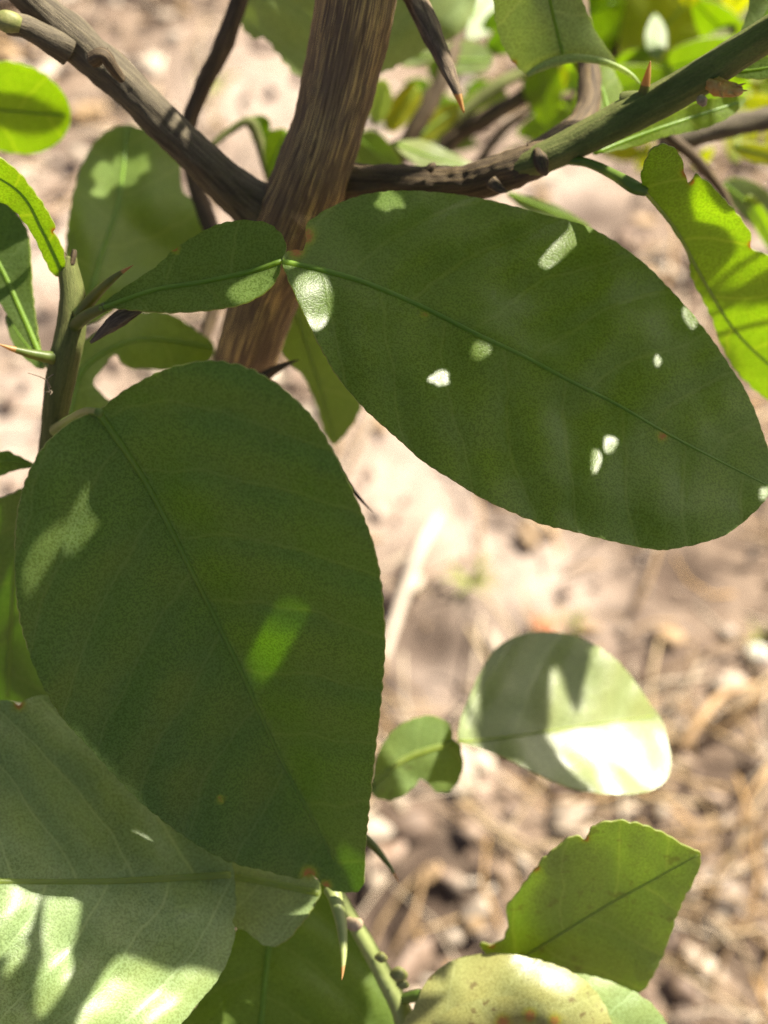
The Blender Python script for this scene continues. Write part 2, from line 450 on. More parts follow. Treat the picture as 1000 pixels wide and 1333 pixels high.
def straw(x, y, z):
    L = random.uniform(0.012, 0.06); r = random.uniform(0.0006, 0.0018)
    a = random.uniform(0, 6.28); dip = random.gauss(0, 0.22); bend = random.gauss(0, 0.25)
    V = []
    for s in (-1, -0.33, 0.33, 1):
        cx = math.cos(a + bend * s) * s * L; cy = math.sin(a + bend * s) * s * L
        cz = max(-0.002, 0.006 + dip * s * L) + (1 - s * s) * 0.002
        for k in range(4):
            t = k * math.pi / 2
            V.append((x + cx - math.sin(a) * r * math.cos(t), y + cy + math.cos(a) * r * math.cos(t), z + 0.002 + cz + r * math.sin(t)))
    f = [(i * 4 + k, i * 4 + (k + 1) % 4, (i + 1) * 4 + (k + 1) % 4, (i + 1) * 4 + k) for i in range(3) for k in range(4)]
    t = random.choice(STRAW); k = random.uniform(0.7, 1.15)
    return V, f + [(3, 2, 1, 0), (12, 13, 14, 15)], tuple(min(0.8, v * k * 0.75) for v in t)

def crumb(x, y, z):
    s = random.uniform(0.002, 0.007)
    V = []; ph = random.uniform(0, 6)
    for i, (h, rr) in enumerate(((-0.4, 0.7), (0.15, 1.0), (0.6, 0.55))):
        for k in range(6):
            a = ph + k * math.pi / 3
            q = rr * random.uniform(0.75, 1.2) * s
            V.append((x + q * math.cos(a), y + q * math.sin(a), z + (h + random.uniform(-.1, .1)) * s))
    V.append((x, y, z + 0.75 * s))
    f = [(i * 6 + k, i * 6 + (k + 1) % 6, (i + 1) * 6 + (k + 1) % 6, (i + 1) * 6 + k) for i in range(2) for k in range(6)]
    f += [(12 + k, 12 + (k + 1) % 6, 18) for k in range(6)]
    t = random.choice(((0.40, 0.31, 0.25), (0.52, 0.42, 0.34), (0.28, 0.2, 0.15))); k = random.uniform(0.8, 1.15)
    return V, f, tuple(v * k * 0.8 for v in t)

def patchy(x, y):
    return max(0.0, min(1.0, 0.55 + 1.3 * nz(x * 5 + 3, y * 5, 1)))
scatter('leaf_litter', 7000, chip, 'curled brown leaf scraps lying over the soil', lambda x, y: (1 - 0.93 * sandiness(x, y)) * (1 - 0.9 * soil_shade(x, y)) * (0.25 + 0.75 * patchy(x, y)))
scatter('straw_litter', 2900, straw, 'broken golden straw lying over the soil', lambda x, y: (1 - 0.85 * sandiness(x, y)) * (1 - 0.85 * soil_shade(x, y)) * (1.0 if y < 0.45 else 0.35) * (0.2 + 0.8 * patchy(x + 5, y)))
scatter('soil_crumbs', 900, crumb, 'crumbs of dry earth and gravel on the soil', lambda x, y: 0.5 * (1 - soil_shade(x, y)))

def ground_tube(name, pts, rad, mat, label, category):
    P = []
    for (a, b), r_, dz in zip(pts, rad, (0.008, 0.014, 0.012, 0.007)):
        q = ground_pt(a, b); P.append((q[0], q[1], ground_height(q[0], q[1]) + dz, r_))
    o = tube(name, P, mat, None, seg=10, step=0.01, rough=0.12, world=True)
    o['label'] = label; o['category'] = category
    return o

# ------------------------------------------------------------------ the citrus tree
tree_base = Vector(ground_pt(255, 830)); tree_base.z = ground_height(tree_base.x, tree_base.y) - 0.004
tree = bpy.data.objects.new('citrus_tree', None); COL.objects.link(tree)
tree.location = tree_base; tree.empty_display_size = 0.05
tree['label'] = 'young thorny citrus tree with large green leaves in dappled sun'
tree['category'] = 'citrus tree'

def tube(name, pts, mat, parent, seg=14, step=6, rough=0.0, ridges=0.0, seed=0, label=None, world=False, cap=True, squash=1.0):
    """pts: (px, py, distance, radius in px at that distance); or world points with radius in metres"""
    pts = [tuple(map(float, q)) for q in pts]
    if world:
        P4 = np.array(pts); step3 = step
        c = catmull(P4, False, step3)
        P = c[:, :3]; rad = c[:, 3]
    else:
        c = catmull(pts, False, step)
        P = W(c[:, 0], c[:, 1], c[:, 2]); rad = np.maximum(c[:, 3], 0.05) * c[:, 2] / F
    n = len(P)
    T = np.gradient(P, axis=0); T /= np.linalg.norm(T, axis=1)[:, None] + 1e-12
    nrm = np.cross(T[0], FWD)
    if np.linalg.norm(nrm) < 1e-3: nrm = np.cross(T[0], RIGHT)
    nrm /= np.linalg.norm(nrm)
    V, UVs = [], []
    L = 0.0
    for i in range(n):
        nrm = nrm - T[i] * (nrm @ T[i]); nrm /= np.linalg.norm(nrm)
        b = np.cross(T[i], nrm)
        if i: L += np.linalg.norm(P[i] - P[i - 1])
        for k in range(seg + 1):
            a = 2 * math.pi * (k % seg) / seg
            r = rad[i]
            if rough or ridges:
                q = 1 + rough * nz(math.cos(a) * 1.3 + seed, math.sin(a) * 1.3, L * 160) + 0.5 * rough * nz(math.cos(a) * 3 + seed, math.sin(a) * 3, L * 480)
                if ridges:
                    q += ridges * nz(math.cos(a) * 5 + seed, math.sin(a) * 5, L * 55)
                r = r * q
            V.append(P[i] + (nrm * math.cos(a) + b * math.sin(a) * squash) * r)
            UVs.append((k / seg * 2 * math.pi * rad.max() * 1000, L * 1000))
    w = seg + 1
    Fc = [(i * w + k, i * w + k + 1, (i + 1) * w + k + 1, (i + 1) * w + k) for i in range(n - 1) for k in range(seg)]
    if cap:
        V.append(P[0]); UVs.append((0, 0)); V.append(P[-1]); UVs.append((0, L * 1000))
        c0, c1 = len(V) - 2, len(V) - 1
        Fc += [(k + 1, k, c0) for k in range(seg)] + [((n - 1) * w + k, (n - 1) * w + k + 1, c1) for k in range(seg)]
    me = new_mesh(name, V, Fc)
    uvl = me.uv_layers.new(name='UVMap')
    li = np.empty(len(me.loops), int); me.loops.foreach_get('vertex_index', li)
    uvl.data.foreach_set('uv', np.array(UVs)[li].ravel())
    return link(name, me, mat, parent, label=label)

def thorn(base, tip, r, parent, mat=None, tip_from=0.72, label=None, name='thorn'):
    """base, tip: (px,py,dist)"""
    b = np.array(base, float); t = np.array(tip, float)
    ln = math.hypot(t[0] - b[0], t[1] - b[1]); bn = random.uniform(-0.07, 0.07) * ln
    off = np.array((-(t[1] - b[1]) / ln, (t[0] - b[0]) / ln, 0)) * bn
    pts = [(*(b + (t - b) * s + off * 4 * s * (1 - s)), r * k) for s, k in ((0, 1.25), (0.12, 1.0), (0.4, 0.78), (0.7, 0.48), (0.9, 0.2), (1, 0.04))]
    o = tube(name, pts, mat or M['thorn'], parent, seg=10, step=3, label=label)
    me = o.data; me.materials.append(M['thorntip'])
    bw = W(*b); tw = W(*t); ax = tw - bw; ll = ax @ ax
    for pl in me.polygons:
        if (np.array(pl.center) - bw) @ ax / ll > tip_from:
            pl.material_index = 1
    return o

class Leaf:
    """a leaf blade: outline and midrib traced in the photo, laid on a surface of its own in space"""
    def __init__(s, outline, midrib, base_d, tip_d, sl=0.0, sr=0.0, bow=0.0, curl=0.0, wav=0.0006, seed=0, gx=0.0, gy=0.0, ramp=0.0):
        s.gx, s.gy = gx, gy
        s.ramp = ramp
        s.ripple = 0.0 if wav == 0 else 0.0005
        s.outline = outline; s.mid = np.array(midrib, float)
        s.bd, s.td, s.sl, s.sr, s.bow, s.curl, s.wav, s.seed = base_d, tip_d, sl, sr, bow, curl, wav, seed
        m = catmull(s.mid, False, 3)
        ext = 60
        d0 = (m[0] - m[min(4, len(m) - 1)]); d0 = d0 / np.linalg.norm(d0); d1 = (m[-1] - m[-5 if len(m) > 5 else 0]); d1 = d1 / np.linalg.norm(d1)
        pre = np.array([m[0] + d0 * 3 * k for k in range(ext, 0, -1)]); post = np.array([m[-1] + d1 * 3 * k for k in range(1, ext + 1)])
        s.c = np.vstack([pre, m, post])
        s.t = np.gradient(s.c, axis=0); s.t /= np.linalg.norm(s.t, axis=1)[:, None]
        s.i0, s.i1 = ext, ext + len(m) - 1
        seg = np.linalg.norm(np.diff(s.c, axis=0), axis=1); s.s = np.concatenate(([0], np.cumsum(seg)))
    def param(s, x, y):
        x = np.atleast_1d(np.asarray(x, float)); y = np.atleast_1d(np.asarray(y, float))
        u = np.empty(len(x)); v = np.empty(len(x))
        for a in range(0, len(x), 2000):
            xx, yy = x[a:a + 2000], y[a:a + 2000]
            d2 = (xx[:, None] - s.c[None, :, 0]) ** 2 + (yy[:, None] - s.c[None, :, 1]) ** 2
            k = d2.argmin(1)
            dx = xx - s.c[k, 0]; dy = yy - s.c[k, 1]
            along = dx * s.t[k, 0] + dy * s.t[k, 1]
            u[a:a + 2000] = s.s[k] + along - s.s[s.i0]; v[a:a + 2000] = s.t[k, 0] * dy - s.t[k, 1] * dx
        return u, v
    def depth(s, x, y):
        u, v = s.param(x, y)
        L = s.s[s.i1] - s.s[s.i0]; t = u / L
        e = 10.0
        tc = np.clip(t, -0.25, 1.25)
        d = s.bd + (s.td - s.bd) * tc + s.bow * 4 * tc * (1 - tc)
        k = s.bd / F
        soft = np.sqrt(v * v + e * e) - e
        d = d + np.where(v > 0, s.sr, s.sl * (1 - s.ramp + 2 * s.ramp * np.clip(t, 0, 1))) * soft * k
        d = d + s.curl * (v * k) ** 2
        d = d + (s.gx * (np.atleast_1d(x) - s.mid[0, 0]) + s.gy * (np.atleast_1d(y) - s.mid[0, 1])) * k
        if s.ripple:
            um = u * k * 1000; vm = np.abs(v) * k * 1000
            ph = um - 0.42 * vm - 0.012 * vm * vm + np.where(v > 0, 5.8, 0.0)
            d = d - s.ripple * np.abs(np.sin(np.pi * ph / 13.0)) * np.clip(vm / 7.0, 0, 1)
        if s.wav:
            d = d + np.array([s.wav * (nz(a * .012 + s.seed, b * .012, s.seed) + 0.10 * nz(a * .03, b * .03, s.seed + 4)) for a, b in zip(np.atleast_1d(x), np.atleast_1d(y))])
        return d

def build_leaf(L, mat, parent, name='leaf', spacing=7, serr=1.1, thick=0.00038, holes=(), scars=(), label=None, rib=(5.0, 1.6), ribmat=None, rib_part=None, rib_span=(0.0, 1.0), step=3.0, smooth=True, mapper=None, serr_p=0.16, allow=None):
    ol = catmull(L.outline, True, step) if smooth else np.array(L.outline, float)
    # crenulate margin
    if serr:
        tg = np.roll(ol, -1, 0) - np.roll(ol, 1, 0); tg /= np.linalg.norm(tg, axis=1)[:, None] + 1e-9
        nr = np.stack([tg[:, 1], -tg[:, 0]], 1); q = np.arange(len(ol)) * step
        amp = np.array([serr * (abs(math.sin(a * serr_p + 2.5 * nz(a * .02, L.seed))) - 0.5 + 0.9 * nz(a * .09, 3, L.seed)) for a in q])
        ol = ol + nr * amp[:, None]
    x0, y0 = ol.min(0); x1, y1 = ol.max(0)
    gx, gy = np.meshgrid(np.arange(x0, x1, spacing), np.arange(y0, y1, spacing * 0.87))
    gx = gx + (np.arange(gx.shape[0]) % 2)[:, None] * spacing / 2
    gx = gx.ravel(); gy = gy.ravel()
    m = inside(ol, gx, gy)
    hs = [catmull(h, True, max(2.0, step)) for h in holes]
    for h in hs:
        if allow is None:
            m &= ~inside(h, gx, gy)
    gx, gy = gx[m], gy[m]
    border = np.vstack([ol] + hs)
    keep = np.ones(len(gx), bool)
    for a in range(0, len(gx), 3000):
        d2 = ((gx[a:a + 3000, None] - border[None, :, 0]) ** 2 + (gy[a:a + 3000, None] - border[None, :, 1]) ** 2).min(1)
        keep[a:a + 3000] = d2 > (spacing * 0.45) ** 2
    gx, gy = gx[keep], gy[keep]
    pts = [Vector(q) for q in ol] ; edges = [(i, (i + 1) % len(ol)) for i in range(len(ol))]
    for h in hs:
        o = len(pts); pts += [Vector(q) for q in h]; edges += [(o + i, o + (i + 1) % len(h)) for i in range(len(h))]
    pts += [Vector((a, b)) for a, b in zip(gx, gy)]
    vo, _, fo, _, _, _ = delaunay_2d_cdt(pts, edges, [], 0, 1e-3)
    P2 = np.array([tuple(v) for v in vo]); tri = np.array([f for f in fo if len(f) == 3])
    cen = P2[tri].mean(1)
    ok = inside(ol, cen[:, 0], cen[:, 1])
    for hi, h in enumerate(hs):
        hit = inside(h, cen[:, 0], cen[:, 1])
        if allow is not None:
            for q in np.nonzero(hit & ok)[0]:
                hit[q] = allow(hi, cen[q])
        ok &= ~hit
    tri = tri[ok]
    used = np.unique(tri); remap = -np.ones(len(P2), int); remap[used] = np.arange(len(used))
    P2 = P2[used]; tri = remap[tri]
    dep = L.depth(P2[:, 0], P2[:, 1])
    P = W(P2[:, 0], P2[:, 1], dep) if mapper is None else mapper(P2, dep)
    # normals
    fn = np.cross(P[tri[:, 1]] - P[tri[:, 0]], P[tri[:, 2]] - P[tri[:, 0]])
    vn = np.zeros_like(P)
    for k in range(3):
        np.add.at(vn, tri[:, k], fn)
    vn /= np.linalg.norm(vn, axis=1)[:, None] + 1e-15
    if (vn @ FWD).mean() > 0:
        vn = -vn; tri = tri[:, ::-1]
    n = len(P)
    top = P + vn * thick / 2; bot = P - vn * thick / 2
    cnt = {}
    for t in tri:
        for k in range(3):
            a, b = int(t[k]), int(t[(k + 1) % 3])
            cnt[(a, b)] = 1
    bd = [(a, b) for (a, b) in cnt if (b, a) not in cnt]
    V = np.vstack([top, bot]); faces = [tuple(map(int, t)) for t in tri] + [(int(t[2]) + n, int(t[1]) + n, int(t[0]) + n) for t in tri]
    nb = len(faces)
    bv = sorted({a for e in bd for a in e}); bi = {a: i for i, a in enumerate(bv)}
    o = len(V); V = np.vstack([V, top[bv], bot[bv]]); k = len(bv)
    faces += [(o + bi[a], o + k + bi[a], o + k + bi[b], o + bi[b]) for a, b in bd]
    me = new_mesh(name, V, faces)
    mi = np.zeros(len(faces), int); mi[nb:] = 1
    me.polygons.foreach_set('material_index', mi)
    u, v = L.param(P2[:, 0], P2[:, 1])
    kk = L.bd / F * 1000
    uv = np.stack([u * kk, v * kk], 1)
    uv = np.vstack([uv, uv, uv[bv], uv[bv]])
    uvl = me.uv_layers.new(name='UVMap')
    li = np.empty(len(me.loops), int); me.loops.foreach_get('vertex_index', li)
    uvl.data.foreach_set('uv', uv[li].ravel())
    sc = np.zeros(n)
    for sx, sy, sr in scars:
        q = np.sqrt((P2[:, 0] - sx) ** 2 + (P2[:, 1] - sy) ** 2) / sr
        sc = np.maximum(sc, np.clip(1.25 - q, 0, 1))
    sc = np.concatenate([sc, sc, sc[bv], sc[bv]])
    at = me.attributes.new('scar', 'FLOAT', 'POINT'); at.data.foreach_set('value', sc)
    ob = link(name, me, [mat, M['rim']], parent, label=label)
    if rib:
        i0 = L.i0 + int((L.i1 - L.i0) * rib_span[0]); i1 = L.i0 + int((L.i1 - L.i0) * rib_span[1])
        c = L.c[i0:i1 + 1:3]
        dd = L.depth(c[:, 0], c[:, 1])
        tt = np.linspace(0, 1, len(c))
        rr = rib[0] + (rib[1] - rib[0]) * tt ** 0.8
        if mapper is None:
            pp = [(a, b, d - 0.00012, r) for (a, b), d, r in zip(c, dd, rr)]
            tube('midrib', pp, ribmat or M['rib'], rib_part or ob, seg=10, step=12, squash=1.0)
        else:
            pw = mapper(c, dd)
            tube('midrib', [(*p_, r * L.bd / F) for p_, r in zip(pw[::3], rr[::3])], ribmat or M['rib'], rib_part or ob, seg=8, step=0.004, world=True)
    return ob

# a few single things lying on the soil
ground_tube('dry_stem', [(572, 680), (545, 735), (520, 800), (498, 870)], (0.003, 0.0042, 0.004, 0.003), M['palestraw'], 'long pale dry stem on the soil beside the front leaf', 'dry stem')
ground_tube('dry_stem', [(700, 1205), (760, 1190), (830, 1160), (940, 1150)], (0.002, 0.0024, 0.002, 0.0016), M['palestraw'], 'thin golden stem on the soil behind the bitten leaf', 'dry stem')
ground_tube('dry_stem', [(880, 985), (905, 950), (935, 915), (985, 900)], (0.0028, 0.003, 0.0026, 0.002), M['goldstraw'], 'brown bent stem on the soil right of the sunlit leaf', 'dry stem')
def pebble(px, py, r_, mat, label):
    q = ground_pt(px, py); V, Fc = [], []
    n1, n2 = 7, 12
    for i_ in range(n1 + 1):
        th = math.pi * i_ / n1
        for j_ in range(n2):
            ph = 2 * math.pi * j_ / n2
            d_ = np.array((math.sin(th) * math.cos(ph) * 1.3, math.sin(th) * math.sin(ph), math.cos(th) * 0.7))
            V.append(np.array((q[0], q[1], ground_height(q[0], q[1]) + r_ * 0.35)) + d_ * r_ * (1 + 0.25 * nz(*(d_ * 1.5 + px))))
    Fc = [(i_ * n2 + j_, i_ * n2 + (j_ + 1) % n2, (i_ + 1) * n2 + (j_ + 1) % n2, (i_ + 1) * n2 + j_) for i_ in range(n1) for j_ in range(n2)]
    link('pebble', new_mesh('pebble', V, Fc), mat, label=label, category='pebble')
pebble(985, 856, 0.008, M['whitestone'], 'white pebble on the soil at the right edge')
pebble(835, 1000, 0.007, M['whitestone'], 'small pale pebble on the soil below the sunlit leaf')
pebble(705, 818, 0.008, M['redchip'], 'small reddish clod just above the sunlit leaf')
def weed(px, py, n_, h_, label):
    root = bpy.data.objects.new('weed_tuft', None); COL.objects.link(root)
    q = ground_pt(px, py); z0 = ground_height(q[0], q[1]); root.location = (q[0], q[1], z0); root.empty_display_size = 0.01
    root['label'] = label; root['category'] = 'weed'; root['group'] = 'small weeds on the soil'
    for k_ in range(n_):
        a = random.uniform(0, 6.28); l_ = h_ * random.uniform(0.5, 1.0); w_ = 0.0018
        V, Fc = [], []
        for i_ in range(6):
            t = i_ / 5; rr = l_ * (t * 0.4 + t * t * 0.5); zz = l_ * (t - 0.35 * t * t); ww = w_ * (1 - t) ** 0.6 + 0.0001
            c_ = np.array((q[0] + rr * math.cos(a), q[1] + rr * math.sin(a), z0 + zz)); sd_ = np.array((-math.sin(a), math.cos(a), 0)) * ww
            V += [c_ - sd_, c_ + np.array((0, 0, -0.0006)), c_ + sd_]
        Fc = [f for i_ in range(5) for f in ((i_ * 3, i_ * 3 + 1, i_ * 3 + 4, i_ * 3 + 3), (i_ * 3 + 1, i_ * 3 + 2, i_ * 3 + 5, i_ * 3 + 4))]
        link('grass_blade', new_mesh('grass_blade', V, Fc), M['weed'], root)
weed(612, 765, 16, 0.03, 'small yellowish weed tuft in the bare sand patch')
weed(745, 815, 8, 0.016, 'tiny weed tuft behind the top of the sunlit leaf')
weed(285, 120, 14, 0.03, 'faint green weed tuft beside the thin dark twig')
weed(985, 838, 9, 0.02, 'small green weed above the white pebble')

# trunk and main limbs ------------------------------------------------
gb = to_px(np.array(tree_base))
trunk = tube('trunk', [(488, -330, 0.240, 52), (480, -160, 0.248, 52), (470, -40, 0.255, 53), (452, 60, 0.262, 51), (428, 160, 0.268, 47), (402, 240, 0.273, 50), (378, 305, 0.279, 55), (352, 370, 0.287, 45),
                       (328, 440, 0.298, 41), (305, 520, 0.33, 38), (284, 620, 0.44, 30), (268, 730, 0.65, 22), (gb[0], gb[1] - 8, gb[2] - 0.03, 18), (gb[0], gb[1] + 12, gb[2] + 0.02, 23)], M['trunk'], tree, seg=72, step=2.2, rough=0.04, ridges=0.014, seed=2)
branch_l = tube('branch', [(385, 318, 0.283, 46), (355, 290, 0.279, 42), (330, 268, 0.276, 34), (300, 243, 0.273, 28), (255, 200, 0.268, 25), (205, 152, 0.263, 24), (160, 108, 0.259, 24.5), (128, 80, 0.257, 26), (95, 50, 0.255, 27), (60, 18, 0.253, 23), (30, -10, 0.251, 20), (-20, -55, 0.248, 19)], M['bark'], tree, seg=40, step=3, rough=0.10, ridges=0.06, seed=5,
                label='grey brown branch slanting up to the left from the trunk')
tube('stub', [(90, 62, 0.254, 22), (60, 48, 0.251, 17), (35, 36, 0.249, 15), (12, 30, 0.247, 15), (6, 29, 0.2468, 10)], M['bark'], branch_l, seg=20, step=3, rough=0.14, seed=8)
tube('bud', [(27, 33, 0.246, 9), (18, 30, 0.2455, 13), (6, 28, 0.245, 14), (-3, 28, 0.245, 9), (-7, 28, 0.245, 2)], M['bud'], branch_l, seg=16, step=2, rough=0.16, seed=3)
tube('node_scar', [(120, 78, 0.247, 11), (134, 72, 0.246, 11), (147, 88, 0.2475, 8), (160, 104, 0.250, 5)], M['bark2'], branch_l, seg=14, step=2, rough=0.35, seed=9)
thorn((131, 74, 0.247), (141, 62, 0.246), 4.5, branch_l, M['bark2'], tip_from=2, name='bud')

branch_r = tube('branch', [(400, 248, 0.280, 44), (432, 242, 0.277, 37), (462, 239, 0.2745, 27), (500, 238, 0.272, 22), (560, 238, 0.268, 21), (610, 236, 0.265, 23), (650, 226, 0.262, 24), (690, 212, 0.260, 23), (715, 202, 0.259, 20)], M['bark2'], tree, seg=36, step=3, rough=0.16, ridges=0.06, seed=11,
                label='dark brown branch running right from the trunk')
green_limb = tube('branch', [(650, 224, 0.2605, 12), (695, 210, 0.2585, 19), (740, 190, 0.257, 21), (790, 165, 0.255, 23), (830, 145, 0.253, 24), (870, 125, 0.251, 23), (920, 96, 0.248, 23), (960, 70, 0.246, 22), (1000, 45, 0.244, 22), (1060, 5, 0.240, 21), (1140, -60, 0.235, 20), (1280, -190, 0.228, 18), (1460, -380, 0.22, 15)], M['green_stem'], tree, seg=32, step=3, rough=0.05, seed=13,
                  label='green young branch slanting up to the right edge')
back_limb = tube('branch', [(640, 232, 0.268, 20), (690, 205, 0.272, 18), (735, 178, 0.277, 17), (762, 150, 0.283, 16), (768, 110, 0.290, 15), (764, 70, 0.297, 14), (755, 20, 0.305, 13), (748, -40, 0.315, 12)], M['bark2'], tree, seg=24, step=4, rough=0.14, seed=17,
                 label='dark upright side branch behind the green branch')
tube('bud', [(699, 196, 0.256, 6), (703, 208, 0.2550, 9), (706, 219, 0.2550, 8), (711, 226, 0.256, 4)], M['bark2'], green_limb, seg=14, step=2, rough=0.25, seed=4)
tube('bud', [(640, 238, 0.257, 9), (651, 246, 0.256, 6), (660, 249, 0.2565, 2)], M['bark2'], branch_r, seg=12, step=2, rough=0.3, seed=6)
tube('bud', [(558, 222, 0.263, 6), (563, 216, 0.2625, 5), (567, 213, 0.2625, 2)], M['bark2'], branch_r, seg=10, step=2, rough=0.3, seed=6)
tube('node_scar', [(812, 134, 0.2535, 14), (828, 130, 0.252, 12), (842, 128, 0.251, 8)], M['green_stem'], green_limb, seg=14, step=2, rough=0.15, seed=2)
thorn((836, 128, 0.2505), (847, 79, 0.2470), 7.5, green_limb, tip_from=0.35)
thorn((688, 196, 0.2580), (686, 184, 0.2570), 2.0, green_limb, M['bark2'], tip_from=2)
thorn((918, 84, 0.2500), (921, 68, 0.2490), 3.5, green_limb, tip_from=0.3)
tube('bud', [(912, 126, 0.245, 4), (914, 131, 0.2445, 7), (917, 138, 0.2445, 3)], M['scar'], green_limb, seg=12, step=1.5, rough=0.2, seed=2)
cut = tube('cut_stub', [(925, 110, 0.2475, 12), (938, 114, 0.2455, 10), (950, 117, 0.2445, 8), (960, 118, 0.2438, 6), (967, 117, 0.2434, 3)], M['cut'], green_limb, seg=22, step=1.2, rough=0.75, seed=21, label='ragged orange broken twig stub')
for a, b, c_ in ((962, 108, 972), (964, 118, 974), (955, 126, 960), (945, 128, 942), (942, 106, 938)):
    thorn((a - 6, 117 + (b - 117) * 0.4, 0.2438), (c_, b, 0.2425), 2.4, green_limb, M['cut'], tip_from=2, name='splinter')

# hanging dead twig tip at the top, thin dark twig behind the left branch
dead = tube('twig', [(505, -80, 0.262, 15), (525, -35, 0.260, 16), (545, 8, 0.258, 15.5), (560, 38, 0.257, 14), (575, 72, 0.256, 11.5), (588, 102, 0.255, 8), (597, 125, 0.2545, 5), (604, 146, 0.254, 1.2)], M['deadtwig'], tree, seg=24, step=2.5, rough=0.18, ridges=0.07, seed=23,
            label='tapering dead twig tip hanging at the top edge')
dead.data.materials.append(M['thorntip'])
for pl in dead.data.polygons:
    if to_px(np.array(pl.center))[1] > 122:
        pl.material_index = 1
back_twig = tube('twig', [(325, -50, 0.300, 12), (312, 0, 0.302, 12), (290, 60, 0.305, 13), (262, 118, 0.308, 11), (245, 170, 0.311, 10), (252, 230, 0.314, 10), (272, 290, 0.314, 11), (300, 350, 0.310, 13), (318, 400, 0.304, 14)], M['bark2'], tree, seg=16, step=4, rough=0.16, seed=29,
                 label='thin dark twig crossing behind the left branch')

# left upright stem that carries the front leaf
stem_l = tube('branch', [(92, 334, 0.250, 8), (90, 352, 0.2505, 13), (95, 390, 0.2515, 17), (92, 430, 0.2525, 19), (84, 470, 0.254, 20), (76, 510, 0.257, 18), (70, 555, 0.262, 16), (66, 610, 0.272, 15), (75, 700, 0.30, 15), (110, 820, 0.36, 15), (180, 800, 0.48, 16), (262, 775, 0.69, 12)], M['green_stem'], tree, seg=28, step=3, rough=0.07, seed=31,
              label='green brown upright stem at the left edge')
tube('stub', [(93, 345, 0.2495, 5), (96, 332, 0.2493, 4.5), (97, 325, 0.2492, 3)], M['bark2'], stem_l, seg=10, step=1.5, rough=0.3, seed=3)
tube('stub', [(87, 345, 0.2495, 4), (84, 334, 0.2493, 3), (83, 328, 0.2492, 1.5)], M['bark2'], stem_l, seg=10, step=1.5, rough=0.3, seed=4)
thorn((104, 410, 0.250), (174, 345, 0.240), 9, stem_l, tip_from=0.82)
thorn((70, 466, 0.252), (-4, 447, 0.246), 8, stem_l, tip_from=0.68)
tube('dry_flake', [(118, 446, 0.2465, 2), (132, 434, 0.246, 6), (148, 420, 0.2455, 11), (165, 410, 0.2455, 10), (186, 404, 0.2455, 2)], M['deadtwig'], stem_l, seg=14, step=2, rough=0.3, seed=12, squash=0.5)
for k in range(4):
    a0 = random.uniform(45, 70); b0 = random.uniform(485, 530)
    tube('dry_fibre', [(66, 505 + k * 3, 0.247, 1.0), ((a0 + 66) / 2, b0 - 4, 0.246, 0.9), (a0 - 14 + k * 9, b0 + (k % 3 - 1) * 12, 0.2455, 0.5)], M['fibre'], stem_l, seg=5, step=4)
# small thorns peeping out behind the leaves
thorn((440, 610, 0.268), (487, 668, 0.262), 4, stem_l, M['bark2'], tip_from=2)
thorn((330, 500, 0.292), (390, 468, 0.285), 8, trunk, M['bark2'], tip_from=2)

# leaves ---------------------------------------------------------------
LV = {}
LV['A'] = Leaf([(128, 535), (160, 510), (205, 485), (245, 473), (285, 470), (325, 480), (360, 500), (390, 525), (415, 555), (435, 590), (455, 630), (470, 665), (485, 705), (494, 745), (499, 790), (501, 840), (498, 890), (493, 940), (486, 1000), (481, 1050), (477, 1090), (475, 1125), (474, 1148), (464, 1160), (440, 1160), (424, 1154), (412, 1142), (402, 1136), (388, 1143), (345, 1133), (300, 1122), (262, 1103), (225, 1078), (190, 1050), (150, 1010), (118, 975), (90, 945), (68, 915), (50, 880), (35, 840), (25, 800), (20, 755), (20, 700), (25, 655), (38, 615), (58, 580), (85, 555), (108, 542)],
               [(127, 535), (190, 628), (250, 744), (305, 855), (356, 967), (400, 1053), (437, 1122)], 0.218, 0.218, sl=-0.52, sr=-0.55, bow=0.0, wav=0.0016, seed=1, gy=0.48, ramp=0.5)
LV['B'] = Leaf([(367, 340), (374, 328), (386, 326), (394, 327), (399, 312), (398, 295), (412, 281), (440, 266), (475, 254), (520, 249), (580, 252), (640, 262), (700, 278), (745, 289), (770, 298), (805, 318), (840, 345), (870, 375), (900, 408), (925, 440), (945, 470), (965, 500), (980, 530), (993, 565), (1003, 598), (1010, 628), (1000, 645), (987, 662), (957, 688), (930, 702), (880, 714), (850, 715), (800, 705), (740, 690), (700, 680), (635, 652), (590, 625), (550, 600), (525, 577), (500, 555), (468, 525), (438, 488), (412, 442), (388, 392), (372, 355)],
               [(368, 341), (420, 352), (480, 370), (550, 400), (620, 435), (680, 463), (740, 495), (800, 525), (860, 560), (920, 592), (1003, 634)], 0.240, 0.240, sl=0.06, sr=0.06, bow=-0.002, wav=0.0024, seed=2, gx=0.22, gy=-0.42)
LV['Bw'] = Leaf([(128, 403), (150, 383), (175, 366), (205, 346), (222, 329), (232, 322), (255, 307), (285, 292), (315, 287), (345, 290), (362, 300), (372, 316), (371, 332), (366, 345), (363, 358), (352, 375), (330, 390), (300, 400), (260, 405), (220, 407), (185, 405), (155, 402)],
                [(130, 402), (200, 378), (260, 368), (320, 355), (367, 340)], 0.243, 0.239, sl=-0.10, sr=-0.25, wav=0.001, seed=3, gy=-0.2)
